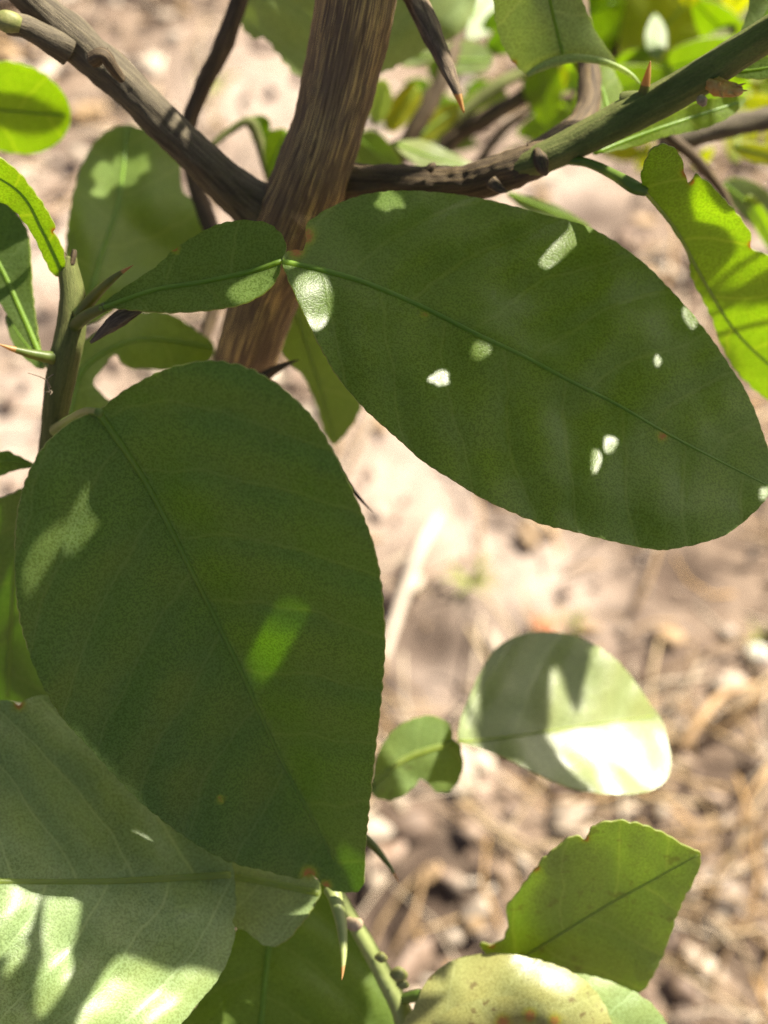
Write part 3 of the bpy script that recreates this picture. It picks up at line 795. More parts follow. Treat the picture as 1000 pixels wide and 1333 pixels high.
LV['C'] = Leaf([(-150, 960), (-80, 915), (0, 912), (15, 914), (25, 918), (33, 912), (58, 905), (120, 915), (190, 955), (250, 1020), (290, 1085), (303, 1130), (306, 1160), (307, 1183), (302, 1200), (306, 1213), (297, 1248), (281, 1278), (260, 1303), (233, 1335), (195, 1362), (140, 1385), (60, 1395), (-40, 1388), (-130, 1350), (-180, 1260), (-185, 1100)],
               [(300, 1139), (230, 1143), (150, 1147), (80, 1148), (0, 1147), (-90, 1145), (-170, 1142)], 0.263, 0.263, sl=0.02, sr=-0.06, bow=-0.001, wav=0.0022, seed=4, gx=0.34, gy=-0.40)
LV['Cw'] = Leaf([(285, 1115), (330, 1118), (370, 1126), (392, 1134), (402, 1134), (413, 1145), (418, 1157), (414, 1170), (405, 1186), (390, 1206), (375, 1222), (358, 1232), (340, 1228), (322, 1213), (300, 1200), (290, 1165)],
                [(416, 1163), (380, 1155), (340, 1147), (301, 1140)], 0.264, 0.268, sl=-0.05, sr=0.0, wav=0.0008, seed=5, gy=-0.4)
LV['D'] = Leaf([(225, 1360), (258, 1305), (285, 1262), (305, 1215), (322, 1185), (360, 1155), (410, 1145), (445, 1160), (466, 1200), (476, 1245), (498, 1285), (522, 1345), (510, 1400), (450, 1440), (380, 1460), (280, 1430)],
               [(360, 1150), (350, 1235), (343, 1300), (338, 1370), (335, 1440)], 0.292, 0.292, sl=0.1, sr=-0.1, wav=0.002, seed=6, gy=-0.3)
LV['E'] = Leaf([(597, 963), (600, 935), (612, 905), (625, 875), (645, 845), (672, 828), (705, 822), (740, 826), (775, 840), (805, 862), (828, 890), (845, 915), (862, 940), (869, 965), (873, 993), (867, 1015), (850, 1028), (820, 1034), (780, 1033), (740, 1025), (700, 1008), (660, 988), (630, 976), (610, 970)],
               [(597, 965), (640, 962), (700, 954), (760, 944), (852, 932)], 0.300, 0.300, sl=-0.05, sr=-0.20, wav=0.002, seed=7, gx=0.28, gy=-0.42)
LV['Ew'] = Leaf([(484, 1032), (487, 1000), (495, 975), (515, 948), (540, 935), (562, 932), (580, 938), (588, 950), (590, 962), (599, 970), (603, 993), (598, 1015), (585, 1029), (568, 1030), (556, 1018), (547, 1014), (538, 1025), (520, 1038), (500, 1041)],
                [(485, 1022), (530, 986), (596, 965)], 0.303, 0.305, sl=0.25, sr=0.2, wav=0.0028, seed=8)
LV['F'] = Leaf([(626, 1234), (630, 1228), (642, 1229), (655, 1222), (662, 1202), (659, 1182), (675, 1160), (690, 1140), (696, 1132), (705, 1120), (722, 1105), (742, 1090), (752, 1088), (763, 1092), (770, 1078), (783, 1071), (805, 1068), (835, 1073), (865, 1085), (890, 1100), (912, 1112), (906, 1140), (890, 1170), (878, 1200), (868, 1230), (855, 1260), (840, 1285), (815, 1305), (790, 1320), (740, 1330), (690, 1300), (655, 1262)],
               [(672, 1252), (730, 1215), (790, 1178), (850, 1145), (909, 1112)], 0.278, 0.278, sl=-0.1, sr=-0.12, wav=0.002, seed=9, gy=0.78)
LV['G'] = Leaf([(522, 1350), (542, 1305), (558, 1275), (585, 1253), (620, 1243), (660, 1242), (700, 1250), (740, 1264), (772, 1288), (795, 1330), (790, 1380), (720, 1420), (640, 1430), (560, 1410)],
               [(530, 1380), (580, 1318), (660, 1296), (730, 1318), (800, 1375)], 0.262, 0.264, sl=0.0, sr=0.1, curl=60.0, wav=0.003, seed=10)
LV['G2'] = Leaf([(715, 1275), (745, 1268), (775, 1272), (805, 1282), (835, 1297), (858, 1318), (872, 1350), (850, 1400), (780, 1410), (720, 1350)],
                [(718, 1300), (780, 1315), (866, 1356)], 0.270, 0.272, sl=0.2, sr=-0.1, wav=0.002, seed=30, gy=-0.3)
LV['H'] = Leaf([(835, 240), (838, 215), (848, 195), (862, 188), (878, 193), (887, 207), (891, 225), (896, 238), (902, 234), (906, 227), (925, 240), (945, 262), (965, 285), (978, 306), (976, 316), (982, 326), (1000, 332), (1040, 350), (1075, 410), (1070, 480), (1020, 523), (992, 514), (970, 495), (950, 470), (935, 440), (927, 415), (915, 390), (900, 360), (895, 330), (870, 290), (850, 260)],
               [(837, 246), (880, 300), (920, 372), (965, 440), (1045, 512)], 0.246, 0.246, sl=0.1, sr=0.1, wav=0.002, seed=11, gy=1.15)
LV['I'] = Leaf([(-110, 110), (-60, 88), (0, 80), (35, 85), (65, 102), (85, 125), (92, 150), (85, 175), (65, 192), (40, 200), (0, 196), (-60, 180), (-110, 150)],
               [(-110, 130), (-30, 140), (88, 150)], 0.305, 0.315, wav=0.002, seed=12, gy=1.2)
LV['J'] = Leaf([(-60, 190), (-20, 196), (0, 205), (25, 225), (45, 250), (62, 275), (73, 298), (69, 301), (76, 312), (82, 325), (85, 345), (80, 358), (68, 355), (55, 330), (40, 300), (20, 275), (0, 262), (-40, 250)],
               [(82, 357), (55, 300), (25, 250), (-40, 210)], 0.250, 0.250, sl=0.1, sr=0.1, wav=0.001, seed=13, gy=0.9)
LV['K'] = Leaf([(-70, 200), (-30, 225), (0, 258), (20, 275), (35, 300), (40, 330), (42, 370), (45, 400), (50, 435), (54, 464), (46, 458), (25, 432), (0, 395), (-40, 350), (-80, 280)],
               [(54, 466), (30, 410), (0, 345), (-50, 260)], 0.262, 0.275, sl=0.1, sr=-0.1, wav=0.001, seed=14)
LV['K2'] = Leaf([(8, 412), (20, 416), (36, 440), (52, 462), (58, 478), (48, 478), (28, 462), (14, 440)],
                [(56, 474), (34, 448), (10, 414)], 0.268, 0.280, wav=0.001, seed=15)
LV['L'] = Leaf([(88, 300), (95, 255), (105, 220), (120, 190), (140, 170), (165, 163), (195, 172), (220, 190), (234, 215), (238, 250), (262, 266), (277, 285), (272, 312), (240, 330), (205, 352), (175, 378), (140, 410), (108, 420), (92, 385), (86, 340)],
               [(108, 425), (130, 340), (155, 260), (166, 165)], 0.300, 0.335, sl=0.15, sr=0.1, wav=0.008, seed=16)
LV['M'] = Leaf([(80, 520), (95, 462), (130, 430), (180, 408), (220, 408), (255, 430), (278, 448), (272, 470), (235, 482), (190, 480), (165, 478), (150, 462), (135, 478), (122, 500), (140, 520), (160, 540), (120, 580), (90, 570)],
               [(88, 548), (110, 480), (180, 442), (276, 452)], 0.290, 0.315, sl=0.2, sr=0.1, wav=0.002, seed=17)
LV['N'] = Leaf([(366, 380), (382, 360), (398, 392), (415, 430), (440, 470), (463, 508), (470, 528), (457, 555), (435, 578), (422, 562), (412, 528), (395, 490), (375, 470), (362, 440)],
               [(372, 372), (400, 450), (437, 575)], 0.290, 0.335, sl=0.2, sr=0.2, wav=0.002, seed=18)
LV['O'] = Leaf([(300, -90), (302, 0), (308, 22), (320, 42), (330, 50), (343, 50), (350, 56), (362, 72), (374, 86), (386, 98), (440, 108), (490, 98), (525, 82), (562, 62), (600, 42), (620, 0), (620, -80), (460, -130)],
               [(460, 105), (450, 0), (440, -120)], 0.335, 0.318, sl=0.15, sr=-0.1, wav=0.003, seed=19)
LV['P'] = Leaf([(622, -70), (640, -10), (645, 28), (655, 60), (672, 85), (689, 98), (706, 86), (730, 79), (757, 77), (786, 82), (808, 92), (790, 62), (776, 42), (764, 15), (752, -20), (740, -70)],
               [(706, -70), (716, 0), (735, 80)], 0.252, 0.268, sl=0.2, sr=0.25, wav=0.001, seed=20)
LV['Q'] = Leaf([(742, 70), (775, 70), (798, 92), (811, 122), (803, 150), (790, 162), (778, 140), (760, 110)], [(795, 160), (785, 120), (765, 75)], 0.290, 0.298, sl=-0.2, sr=0.2, wav=0.001, seed=21)
LV['R'] = Leaf([(772, 200), (810, 176), (860, 155), (920, 130), (968, 126), (958, 146), (920, 166), (870, 177), (820, 192)], [(775, 199), (850, 170), (966, 132)], 0.262, 0.272, sl=-0.6, sr=0.3, wav=0.001, seed=22)
LV['S'] = Leaf([(940, 102), (956, 62), (972, 20), (985, -30), (1030, -50), (1040, 30), (1010, 60), (975, 78)], [(942, 100), (985, 40), (1030, -40)], 0.268, 0.262, sl=0.2, sr=0.2, wav=0.001, seed=23)
LV['R2'] = Leaf([(948, 92), (985, 78), (1040, 60), (1060, 80), (1010, 100), (970, 102)], [(950, 94), (1000, 88), (1058, 74)], 0.256, 0.252, wav=0.001, seed=24)
LV['X'] = Leaf([(-60, 610), (0, 588), (20, 592), (45, 606), (20, 612), (0, 620), (-40, 640)], [(44, 605), (0, 602), (-60, 628)], 0.268, 0.255, sl=0.2, sr=0.2, wav=0.001, seed=25)
LV['Y'] = Leaf([(-80, 700), (-30, 660), (10, 645), (40, 640), (90, 700), (110, 800), (110, 890), (60, 915), (20, 914), (-40, 900), (-90, 820)], [(40, 640), (20, 740), (10, 910)], 0.268, 0.305, sl=0.1, sr=0.1, wav=0.002, seed=26)

OBJ = {}
def B(key, mat, label=None, **kw):
    OBJ[key] = build_leaf(LV[key], M[mat], tree, label=label, **kw)
    return OBJ[key]

A = B('A', 'deep', 'large dark oval leaf in front at left, hanging tip down', spacing=6, rib=(5.0, 1.5), scars=[(402, 1138, 12), (424, 1152, 8), (287, 1040, 5)], serr=1.5)
Bl = B('B', 'deep2', 'broad dark leaf pointing right from the trunk, with small sun flecks', spacing=6, rib=(4.6, 1.4), scars=[(398, 308, 14), (386, 326, 13), (862, 568, 8), (553, 410, 5)], serr=0.9)
OBJ['Bw'] = build_leaf(LV['Bw'], M['deep2'], Bl, name='petiole_wing', spacing=6, rib=(3.0, 3.6), rib_part=Bl, scars=[(228, 324, 6)])
tube('petiole', [(95, 425, 0.251, 9), (115, 410, 0.2465, 8), (138, 399, 0.2432, 6)], M['thorn'], Bl, seg=12, step=3)
tube('petiole', [(72, 560, 0.258, 8), (95, 545, 0.240, 7), (112, 536, 0.222, 6), (130, 537, 0.2138, 6)], M['stem'], A, seg=12, step=3)
C = B('C', 'pale', 'large pale leaf at bottom left lying level, streaked with sun', spacing=7, rib=(4.6, 2.8), ribmat=M['ribpale'], scars=[(25, 917, 9), (113, 1205, 3)], serr=0.8)
OBJ['Cw'] = build_leaf(LV['Cw'], M['soft'], C, name='petiole_wing', spacing=6, rib=(4, 4.4), rib_part=C, ribmat=M['ribpale'], scars=[(402, 1136, 8)])
Dl = B('D', 'deep2', 'dark leaf at the bottom below the pale leaf', spacing=8, rib=(4, 3))
El = B('E', 'matte', 'rounded leaf in bright sun over the bare soil', spacing=7, rib=(2.6, 1.2), ribmat=M['ribpale'], serr=0.5)
OBJ['Ew'] = build_leaf(LV['Ew'], M['spotgreen'], El, name='petiole_wing', spacing=6, rib=(4, 4), rib_part=El, ribmat=M['ribpale'])
Fl = B('F', 'spotgreen', 'green leaf with ragged bitten edge at lower right', spacing=7, rib=(2.8, 1.3), ribmat=M['ribpale'], scars=[(763, 1090, 7), (698, 1130, 7), (640, 1230, 7)], serr=1.6)
Gl = B('G', 'spotted', 'curled yellowish leaf with brown spots at the bottom edge', spacing=6, rib=None, scars=[(690, 1322, 11), (655, 1330, 12), (722, 1328, 9)])
B('G2', 'pale', 'pale green end of the leaf beside the curled leaf at bottom', spacing=7, rib=None)
Hl = B('H', 'bright', 'translucent yellow green leaf with bitten edge at right', spacing=6, rib=(3, 1.5), ribmat=M['ribpale'], scars=[(893, 224, 10), (979, 318, 9), (900, 236, 7)], serr=1.6)
tube('petiole', [(735, 208, 0.258, 6), (765, 212, 0.255, 6), (800, 228, 0.250, 7), (825, 243, 0.246, 9), (842, 250, 0.2455, 6)], M['stem'], Hl, seg=12, step=3, rough=0.06)
Il = B('I', 'bright', 'rounded glowing green leaf at the upper left edge', spacing=7, rib=(3, 2))
Jl = B('J', 'bright', 'narrow folded yellow green leaf at the left edge', spacing=6, rib=(3, 1.5), scars=[(71, 300, 7)])
Kl = B('K', 'deep', 'dark narrow leaf at the left edge below the folded one', spacing=6, rib=(4, 2))
tube('petiole', [(80, 490, 0.256, 5), (66, 478, 0.260, 5), (53, 462, 0.262, 4)], M['stem'], Kl, seg=10, step=3)
B('K2', 'deep2', 'small dark leaf beside the left stem', spacing=6, rib=(2, 1))
Ll = B('L', 'mid', 'large blurred leaf with wavy edge behind the left branch', spacing=7, rib=(4, 2))
Ml = B('M', 'mid', 'blurred dark leaf behind the front leaf top', spacing=7, rib=(4, 2))
Nl = B('N', 'mid', 'leaf hanging down behind the trunk', spacing=7, rib=(3, 1.5))
Ol = B('O', 'soft', 'blue green leaf behind the trunk at the top edge', spacing=8, rib=(4, 2), serr=2.5)
Pl = B('P', 'soft', 'leaf with rolled lower edge hanging at the top', spacing=6, rib=(3, 2), scars=[(668, 82, 7)])
tube('rolled_edge', [(686, 98, 0.2665, 3), (700, 89, 0.266, 5), (722, 80, 0.2655, 6.5), (750, 76, 0.265, 5.5), (780, 79, 0.2645, 4.5), (805, 88, 0.264, 4), (822, 98, 0.264, 3), (833, 109, 0.264, 1.2)], M['soft'], Pl, seg=14, step=3, rough=0.1)
B('Q', 'bright', 'small leaf hanging below the rolled leaf', spacing=7, rib=(3, 2))
B('R', 'bright', 'long green leaf under the green branch', spacing=6, rib=(3, 2))
B('S', 'soft', 'grey green leaf standing above the green branch at right', spacing=7, rib=(3, 2))
B('R2', 'deep2', 'small leaf behind the green branch at the right edge', spacing=6, rib=(2, 1))
B('X', 'deep', 'narrow leaf poking in at the left edge', spacing=6, rib=(2, 1))
B('Y', 'deep', 'dark leaf hidden behind the front leaf at left', spacing=8, rib=(4, 2))

# lower right twig, its thorn and buds
low = tube('twig', [(418, 1140, 0.266, 7), (436, 1158, 0.266, 8), (452, 1185, 0.267, 9), (475, 1225, 0.268, 11), (500, 1270, 0.270, 12), (518, 1305, 0.271, 13), (530, 1340, 0.272, 14), (545, 1420, 0.276, 15), (520, 1600, 0.30, 16), (420, 1500, 0.45, 14), (330, 1150, 0.63, 11), (275, 830, 0.80, 10)], M['stempale'], tree, seg=22, step=3, rough=0.06, seed=41,
           label='pale green twig at the bottom centre')
tube('node_ring', [(453, 1198, 0.2655, 6), (461, 1203, 0.2645, 9), (469, 1200, 0.2655, 6)], M['scar'], low, seg=12, step=1.5, rough=0.2)
thorn((432, 1156, 0.262), (445, 1276, 0.250), 9.5, low, M['stempale'], tip_from=0.86)
thorn((455, 1075, 0.275), (520, 1150, 0.270), 7, low, M['thorn'], tip_from=0.86)
for (a, b, r_) in ((496, 1246, 7), (519, 1268, 10), (524, 1281, 7)):
    tube('bud', [(a - r_ * .8, b, 0.266, r_ * .5), (a, b, 0.2645, r_), (a + r_ * .9, b + 2, 0.2655, r_ * .5)], M['bud'], low, seg=12, step=2, rough=0.15, seed=a)
tube('petiole', [(525, 1300, 0.270, 7), (545, 1296, 0.267, 8), (552, 1300, 0.2655, 7)], M['stem'], Gl, seg=12, step=2)
tube('petiole', [(440, 1080, 0.297, 5), (465, 1050, 0.300, 5), (487, 1020, 0.303, 4)], M['stem'], El, seg=10, step=3)

# background leaves and twigs at the upper right --------------------------
BGL = [
    ([(808, 70), (812, 20), (830, -30), (900, -40), (938, 0), (952, 32), (905, 62), (850, 82)], [(820, 76), (870, 30), (920, -30)], 0.42, 0.45, 'yellow', 'glowing yellow leaf in the blurred foliage at top right'),
    ([(742, 150), (760, 110), (800, 88), (850, 85), (880, 100), (868, 135), (820, 160), (775, 172)], [(752, 160), (800, 122), (872, 100)], 0.40, 0.42, 'bright', 'blurred bright leaf behind the orange thorn'),
    ([(700, 30), (740, -20), (800, -30), (815, 20), (800, 60), (760, 70)], [(715, 40), (760, 20), (805, 0)], 0.41, 0.43, 'bright', 'blurred leaf behind the rolled leaf tip'),
    ([(870, 70), (905, 52), (955, 48), (985, 62), (950, 95), (905, 105), (880, 96)], [(872, 90), (920, 76), (980, 60)], 0.40, 0.41, 'bright', 'blurred leaf between the branch and yellow leaf'),
    ([(905, -20), (960, -40), (985, 0), (965, 30), (930, 48), (905, 30)], [(980, -20), (945, 10), (912, 40)], 0.46, 0.46, 'yellow', 'small yellow leaf at the top right corner'),
    ([(462, 180), (485, 170), (510, 190), (522, 215), (505, 228), (480, 225), (464, 205)], [(464, 178), (495, 205), (520, 226)], 0.36, 0.38, 'deep2', 'dark yellow green leaf right beside the trunk'),
    ([(516, 190), (545, 182), (580, 195), (612, 212), (618, 222), (590, 228), (550, 218)], [(516, 188), (560, 204), (618, 222)], 0.36, 0.36, 'matte', 'sunlit leaf edge above the brown branch'),
    ([(540, 180), (556, 150), (585, 135), (600, 138), (590, 160), (562, 182)], [(541, 182), (570, 158), (600, 138)], 0.40, 0.42, 'yellow', 'small yellow leaf below the dead twig tip'),
    ([(478, 130), (484, 110), (500, 104), (510, 122), (506, 148), (490, 160), (480, 148)], [(488, 160), (492, 135), (500, 106)], 0.38, 0.36, 'matte', 'small pale sunlit leaf right of the trunk'),
    ([(508, 72), (530, 60), (560, 62), (572, 74), (545, 86), (520, 84)], [(508, 76), (540, 74), (572, 74)], 0.38, 0.37, 'matte', 'small pale leaf beside the dead twig'),
    ([(570, 70), (590, 55), (620, 55), (640, 72), (632, 92), (600, 96), (578, 88)], [(572, 76), (605, 78), (640, 78)], 0.39, 0.40, 'blue', 'small blue green leaf right of the dead twig'),
    ([(500, 150), (520, 118), (540, 108), (548, 130), (530, 160), (508, 172)], [(502, 168), (522, 142), (546, 112)], 0.42, 0.44, 'yellow', 'little yellow leaf between twigs'),
    ([(955, 190), (980, 186), (1030, 198), (1050, 215), (1000, 214), (968, 206)], [(956, 190), (1000, 202), (1050, 214)], 0.34, 0.36, 'yellow', 'narrow yellow leaf at the right edge'),
    ([(940, 240), (965, 232), (1000, 250), (1030, 300), (1020, 330), (985, 300), (955, 268)], [(942, 240), (980, 272), (1022, 328)], 0.36, 0.38, 'blue', 'blurred grey green leaf behind the glowing leaf'),
    ([(970, 262), (985, 258), (1010, 300), (1012, 330), (992, 312)], [(972, 262), (992, 295), (1010, 328)], 0.34, 0.36, 'bright', 'slim bright leaf behind the glowing leaf'),
    ([(660, 252), (690, 256), (730, 270), (768, 296), (740, 296), (690, 278)], [(662, 252), (710, 272), (766, 295)], 0.33, 0.34, 'blue', 'leaf half hidden below the brown branch'),
    ([(320, 158), (335, 150), (350, 155), (352, 172), (360, 215), (350, 235), (340, 205), (325, 172)], [(322, 158), (340, 168), (352, 232)], 0.345, 0.36, 'deep2', 'small young leaf left of the trunk'),
    ([(345, 180), (360, 168), (375, 172), (378, 200), (362, 232), (348, 225)], [(350, 228), (360, 200), (372, 170)], 0.35, 0.36, 'bright', 'small bright leaf tucked behind the trunk'),
    ([(590, 20), (620, -20), (650, -30), (655, 10), (640, 40), (610, 50)], [(592, 40), (625, 10), (652, -25)], 0.45, 0.47, 'blue', 'dim leaf in the gap at the top'),
    ([(600, 130), (625, 118), (660, 120), (640, 140), (612, 150)], [(600, 146), (630, 130), (660, 120)], 0.43, 0.44, 'bright', 'tiny green leaf on the blurred twig'),
    ([(690, 60), (700, 20), (720, 10), (740, 60), (745, 110), (720, 120), (698, 100)], [(700, 15), (715, 60), (728, 118)], 0.42, 0.45, 'bright', 'blurred leaf seen below the rolled leaf'),
]
for i, (ol, mid, d0, d1, mt, lab) in enumerate(BGL):
    build_leaf(Leaf(ol, mid, d0, d1, gy=1.3 if mt in ('yellow', 'bright') else (-0.5 if mt == 'matte' else 0.2), wav=0.002, seed=40 + i), M[mt], tree, label=lab, spacing=9, rib=(2.5, 1.5), step=4, serr=0.8)
k_, tries = 0, 0
while k_ < 150:
    small = k_ % 3 == 0
    cx, cy = ((random.uniform(475, 760), random.uniform(20, 225)) if k_ % 2 else (random.uniform(760, 1040), random.uniform(60, 215))) if small else (random.uniform(600, 1060), random.uniform(-60, 190))
    if not small and (cy > 190 - (cx - 600) * 0.10 or (cx < 700 and cy > 60)):
        continue
    ln = random.uniform(16, 34) if small else random.uniform(26, 56); an = random.uniform(0, 6.28); wd = ln * random.uniform(0.42, 0.6)
    ca, sa = math.cos(an), math.sin(an)
    ol = [(cx + ln * x_ * ca - wd * y_ * sa, cy + ln * x_ * sa + wd * y_ * ca) for x_, y_ in ((-1, 0), (-.8, .5), (-.35, .95), (.2, .95), (.7, .55), (1, 0), (.7, -.55), (.2, -.95), (-.35, -.95), (-.8, -.5))]
    d_ = random.uniform(0.40, 0.62)
    build_leaf(Leaf(ol, [(cx - ln * ca, cy - ln * sa), (cx, cy), (cx + ln * ca, cy + ln * sa)], d_, d_, gx=random.uniform(-.3, .3), gy=random.choice((1.3, 1.0, 0.8, -0.4)), wav=0.003, seed=80 + k_), M[('yellow', 'bright', 'bright', 'deep2', 'yellow', 'mid')[k_ % 6]], tree, spacing=12, rib=(2, 1), step=5, serr=0.6)
    k_ += 1
bt = [([(470, 260, 0.40, 9), (510, 215, 0.395, 12), (545, 160, 0.39, 11), (580, 95, 0.39, 10), (600, 20, 0.40, 11), (602, -60, 0.41, 12)], 'bark2', 'dark blurred twig rising behind the dead twig'),
      ([(500, 195, 0.41, 8), (560, 175, 0.41, 9), (610, 140, 0.41, 9), (650, 110, 0.41, 9), (690, 88, 0.415, 8)], 'green_stem', 'greenish blurred twig slanting behind the dead twig'),
      ([(560, 230, 0.42, 12), (590, 180, 0.42, 13), (640, 150, 0.42, 12), (690, 118, 0.425, 10), (730, 70, 0.43, 9)], 'bark2', 'dark blurred twig above the brown branch'),
      ([(860, 190, 0.33, 10), (900, 178, 0.33, 14), (950, 164, 0.33, 15), (1010, 152, 0.33, 15), (1090, 138, 0.33, 15), (1250, 90, 0.325, 15), (1450, 0, 0.32, 14), (1700, -160, 0.31, 13)], 'bark', 'thick grey branch behind the green branch at right'),
      ([(850, 160, 0.32, 7), (880, 185, 0.32, 8), (910, 212, 0.325, 7), (940, 250, 0.33, 6), (960, 300, 0.335, 5)], 'bark2', 'thin dark twig behind the bitten leaf'),
      ([(860, 120, 0.41, 6), (880, 90, 0.41, 7), (915, 60, 0.41, 7), (960, 30, 0.415, 7), (1000, -10, 0.42, 7)], 'green_stem', 'green twig among the yellow leaves'),
      ([(790, 100, 0.43, 6), (806, 50, 0.43, 7), (820, 0, 0.43, 8), (832, -60, 0.43, 8)], 'bark2', 'dark twig left of the yellow leaf'),
      ([(275, 190, 0.345, 4), (300, 170, 0.345, 5), (325, 158, 0.345, 6), (338, 185, 0.348, 7), (352, 235, 0.352, 6), (372, 280, 0.36, 7)], 'green_stem', 'small green shoot left of the trunk'),
      ([(480, 235, 0.44, 6), (530, 190, 0.44, 7), (560, 120, 0.44, 7), (610, 80, 0.45, 6), (660, 60, 0.46, 6)], 'bark2', 'thin dark twig among the small yellow leaves'),
      ([(620, 215, 0.45, 6), (660, 165, 0.45, 6), (720, 130, 0.45, 6), (800, 120, 0.46, 6), (870, 95, 0.46, 6)], 'bark2', 'thin twig crossing the glowing foliage'),
      ([(262, 455, 0.34, 8), (272, 420, 0.34, 8), (285, 380, 0.34, 8), (300, 330, 0.34, 8)], 'bark2', 'short dark twig behind the trunk foot')]
for i, (pp, mt, lab) in enumerate(bt):
    tube('twig', pp, M[mt], tree, seg=14, step=6, rough=0.12, seed=60 + i, label=lab)

# ------------------------------------------------------------------ unseen leaves added towards the sun to shape the dappled shade
from mathutils.bvhtree import BVHTree
TREES = {k_: BVHTree.FromPolygons([v.co for v in o_.data.vertices], [tuple(p_.vertices) for p_ in o_.data.polygons]) for k_, o_ in OBJ.items()}
GROW = 4.0
UNIT = 1.43e-4
E1 = np.cross(SUN, UP); E1 /= np.linalg.norm(E1); E2 = np.cross(E1, SUN)
HOLES, SPECS = [], []

def sun_plane(key, poly):
    """points on a leaf -> coordinates across the sunlight"""
    q = np.array(poly, float)
    P = W(q[:, 0], q[:, 1], LV[key].depth(q[:, 0], q[:, 1]))
    return np.stack([P @ E1, P @ E2], 1) / UNIT, float((P @ SUN).mean())

def hull(pts):
    pts = sorted(map(tuple, pts))
    def half(seq):
        h = []
        for p_ in seq:
            while len(h) > 1 and (h[-1][0] - h[-2][0]) * (p_[1] - h[-2][1]) - (h[-1][1] - h[-2][1]) * (p_[0] - h[-2][0]) <= 0:
                h.pop()
            h.append(p_)
        return h[:-1]
    return np.array(half(pts) + half(pts[::-1]))

def add_shade_leaf(key, outline, t, holes=(), tilt=(0, 0), mat='deep', seed=0):
    for h in holes:
        HOLES.append((key, np.mean(h, 0), np.array(h, float), sun_plane(key, h)[0]))
    SPECS.append((key, outline, t, tilt, mat, seed))

def build_shade_leaf(key, outline, t, tilt, mat, seed):
    """an unseen leaf added to shade the leaf `key`; gaps are cut to shape sun flecks"""
    ab, s0 = sun_plane(key, outline)
    if key == 'A':
        ab = hull(ab)
    oc = ab.mean(0)
    def mapper(P2, dep):
        q = (P2 - oc) * UNIT
        sz = s0 + t + q[:, 0] * tilt[0] + q[:, 1] * tilt[1] + 1.5 * (q ** 2).sum(1)
        return P2[:, :1] * UNIT * E1 + P2[:, 1:] * UNIT * E2 + sz[:, None] * SUN
    far = np.argmax(((ab - oc) ** 2).sum(1)); a = ab[far]; b = 2 * oc - a
    cut, cut_key, cut_px = [], [], []
    lo, hi = ab.min(0), ab.max(0)
    for hkey, _, hpx, h in HOLES:
        c = h.mean(0); q = h - c
        g_ = c + q * (1 + min(GROW, 0.14 * np.linalg.norm(q, axis=1).mean()) / (np.linalg.norm(q, axis=1)[:, None] + 1e-6))
        if seed < 90 and (g_.max(0) > lo).all() and (g_.min(0) < hi).all():
            cut.append(g_); cut_key.append(hkey); cut_px.append(hpx)
    def allow(hi, c):
        o_ = mapper(np.array([c]), None)[0]
        best, who, at_ = 9.0, None, None
        for k_, tr_ in TREES.items():
            r_ = tr_.ray_cast(Vector(o_), Vector(-SUN))
            if r_[0] is not None and r_[3] < best:
                best, who, at_ = r_[3], k_, r_[0]
        if who == cut_key[hi]:
            x_, y_, _ = to_px(np.array(at_)); lo_ = cut_px[hi].min(0) - 14; hi_ = cut_px[hi].max(0) + 14
            return bool(lo_[0] < x_ < hi_[0] and lo_[1] < y_ < hi_[1])
        return (cut_key[hi][:4] == 'STEM' and ((cut_key[hi] == 'STEM2' and who not in ('A', 'B', 'C', 'Cw', 'Bw')) or who in (None, 'D', 'G', 'O')))
    tmp = Leaf(ab, [tuple(a), tuple(oc), tuple(b)], 0.2, 0.2, wav=0, seed=seed)
    ob = build_leaf(tmp, M[mat], tree, spacing=6, holes=cut, step=4, serr=0.8, rib=None, mapper=mapper, allow=allow)  # out of view, added for its shade; keeps the plain leaf name
    me = ob.data
    co = np.empty(len(me.vertices) * 3); me.vertices.foreach_get('co', co); co = co.reshape(-1, 3)
    x, y, d = to_px(co)
    vis = (d > 0) & (x > -5) & (x < 1005) & (y > -5) & (y < 1338)
    if vis.any():
        print('OVERHEAD VISIBLE', key, seed, vis.sum(), y[vis].max())
    return ob, mapper(np.array([a]), None)[0]

# sun patches wanted on each leaf, cut as gaps in the added leaves
fl = lambda cx, cy, rx, ry=None, ang=0: [(cx + rx * math.cos(k * math.pi / 4) * math.cos(ang) - (ry or rx) * math.sin(k * math.pi / 4) * math.sin(ang), cy + rx * math.cos(k * math.pi / 4) * math.sin(ang) + (ry or rx) * math.sin(k * math.pi / 4) * math.cos(ang)) for k in range(8)]
def fl(cx, cy, rx, ry=None, ang=0.0):
    ry = ry or rx; n_ = 11; out = []
    for k in range(n_):
        a = 2 * math.pi * k / n_; q = random.choice((0.75, 0.9, 1.0, 1.1, 1.25))
        x_, y_ = rx * q * math.cos(a), ry * q * math.sin(a)
        out.append((cx + x_ * math.cos(ang) - y_ * math.sin(ang), cy + x_ * math.sin(ang) + y_ * math.cos(ang)))
    return out
add_shade_leaf('A', [(100, 480), (250, 420), (400, 470), (500, 600), (560, 800), (560, 1000), (520, 1180), (430, 1230), (300, 1180), (150, 1070), (40, 960), (-30, 850), (-40, 700), (0, 570)], 0.20,
    [[(112, 640), (128, 650), (130, 672), (118, 695), (100, 715), (85, 715), (82, 695), (95, 665)], [(70, 690), (80, 690), (76, 712), (62, 735), (42, 768), (32, 755), (38, 722), (55, 702)],
     [(364, 793), (383, 802), (387, 818), (372, 845), (356, 872), (340, 886), (324, 882), (322, 862), (340, 828), (350, 806)]], seed=1)
add_shade_leaf('A', [(415, 1060), (500, 1030), (515, 1185), (440, 1195), (395, 1130)], 0.225, [], seed=21)
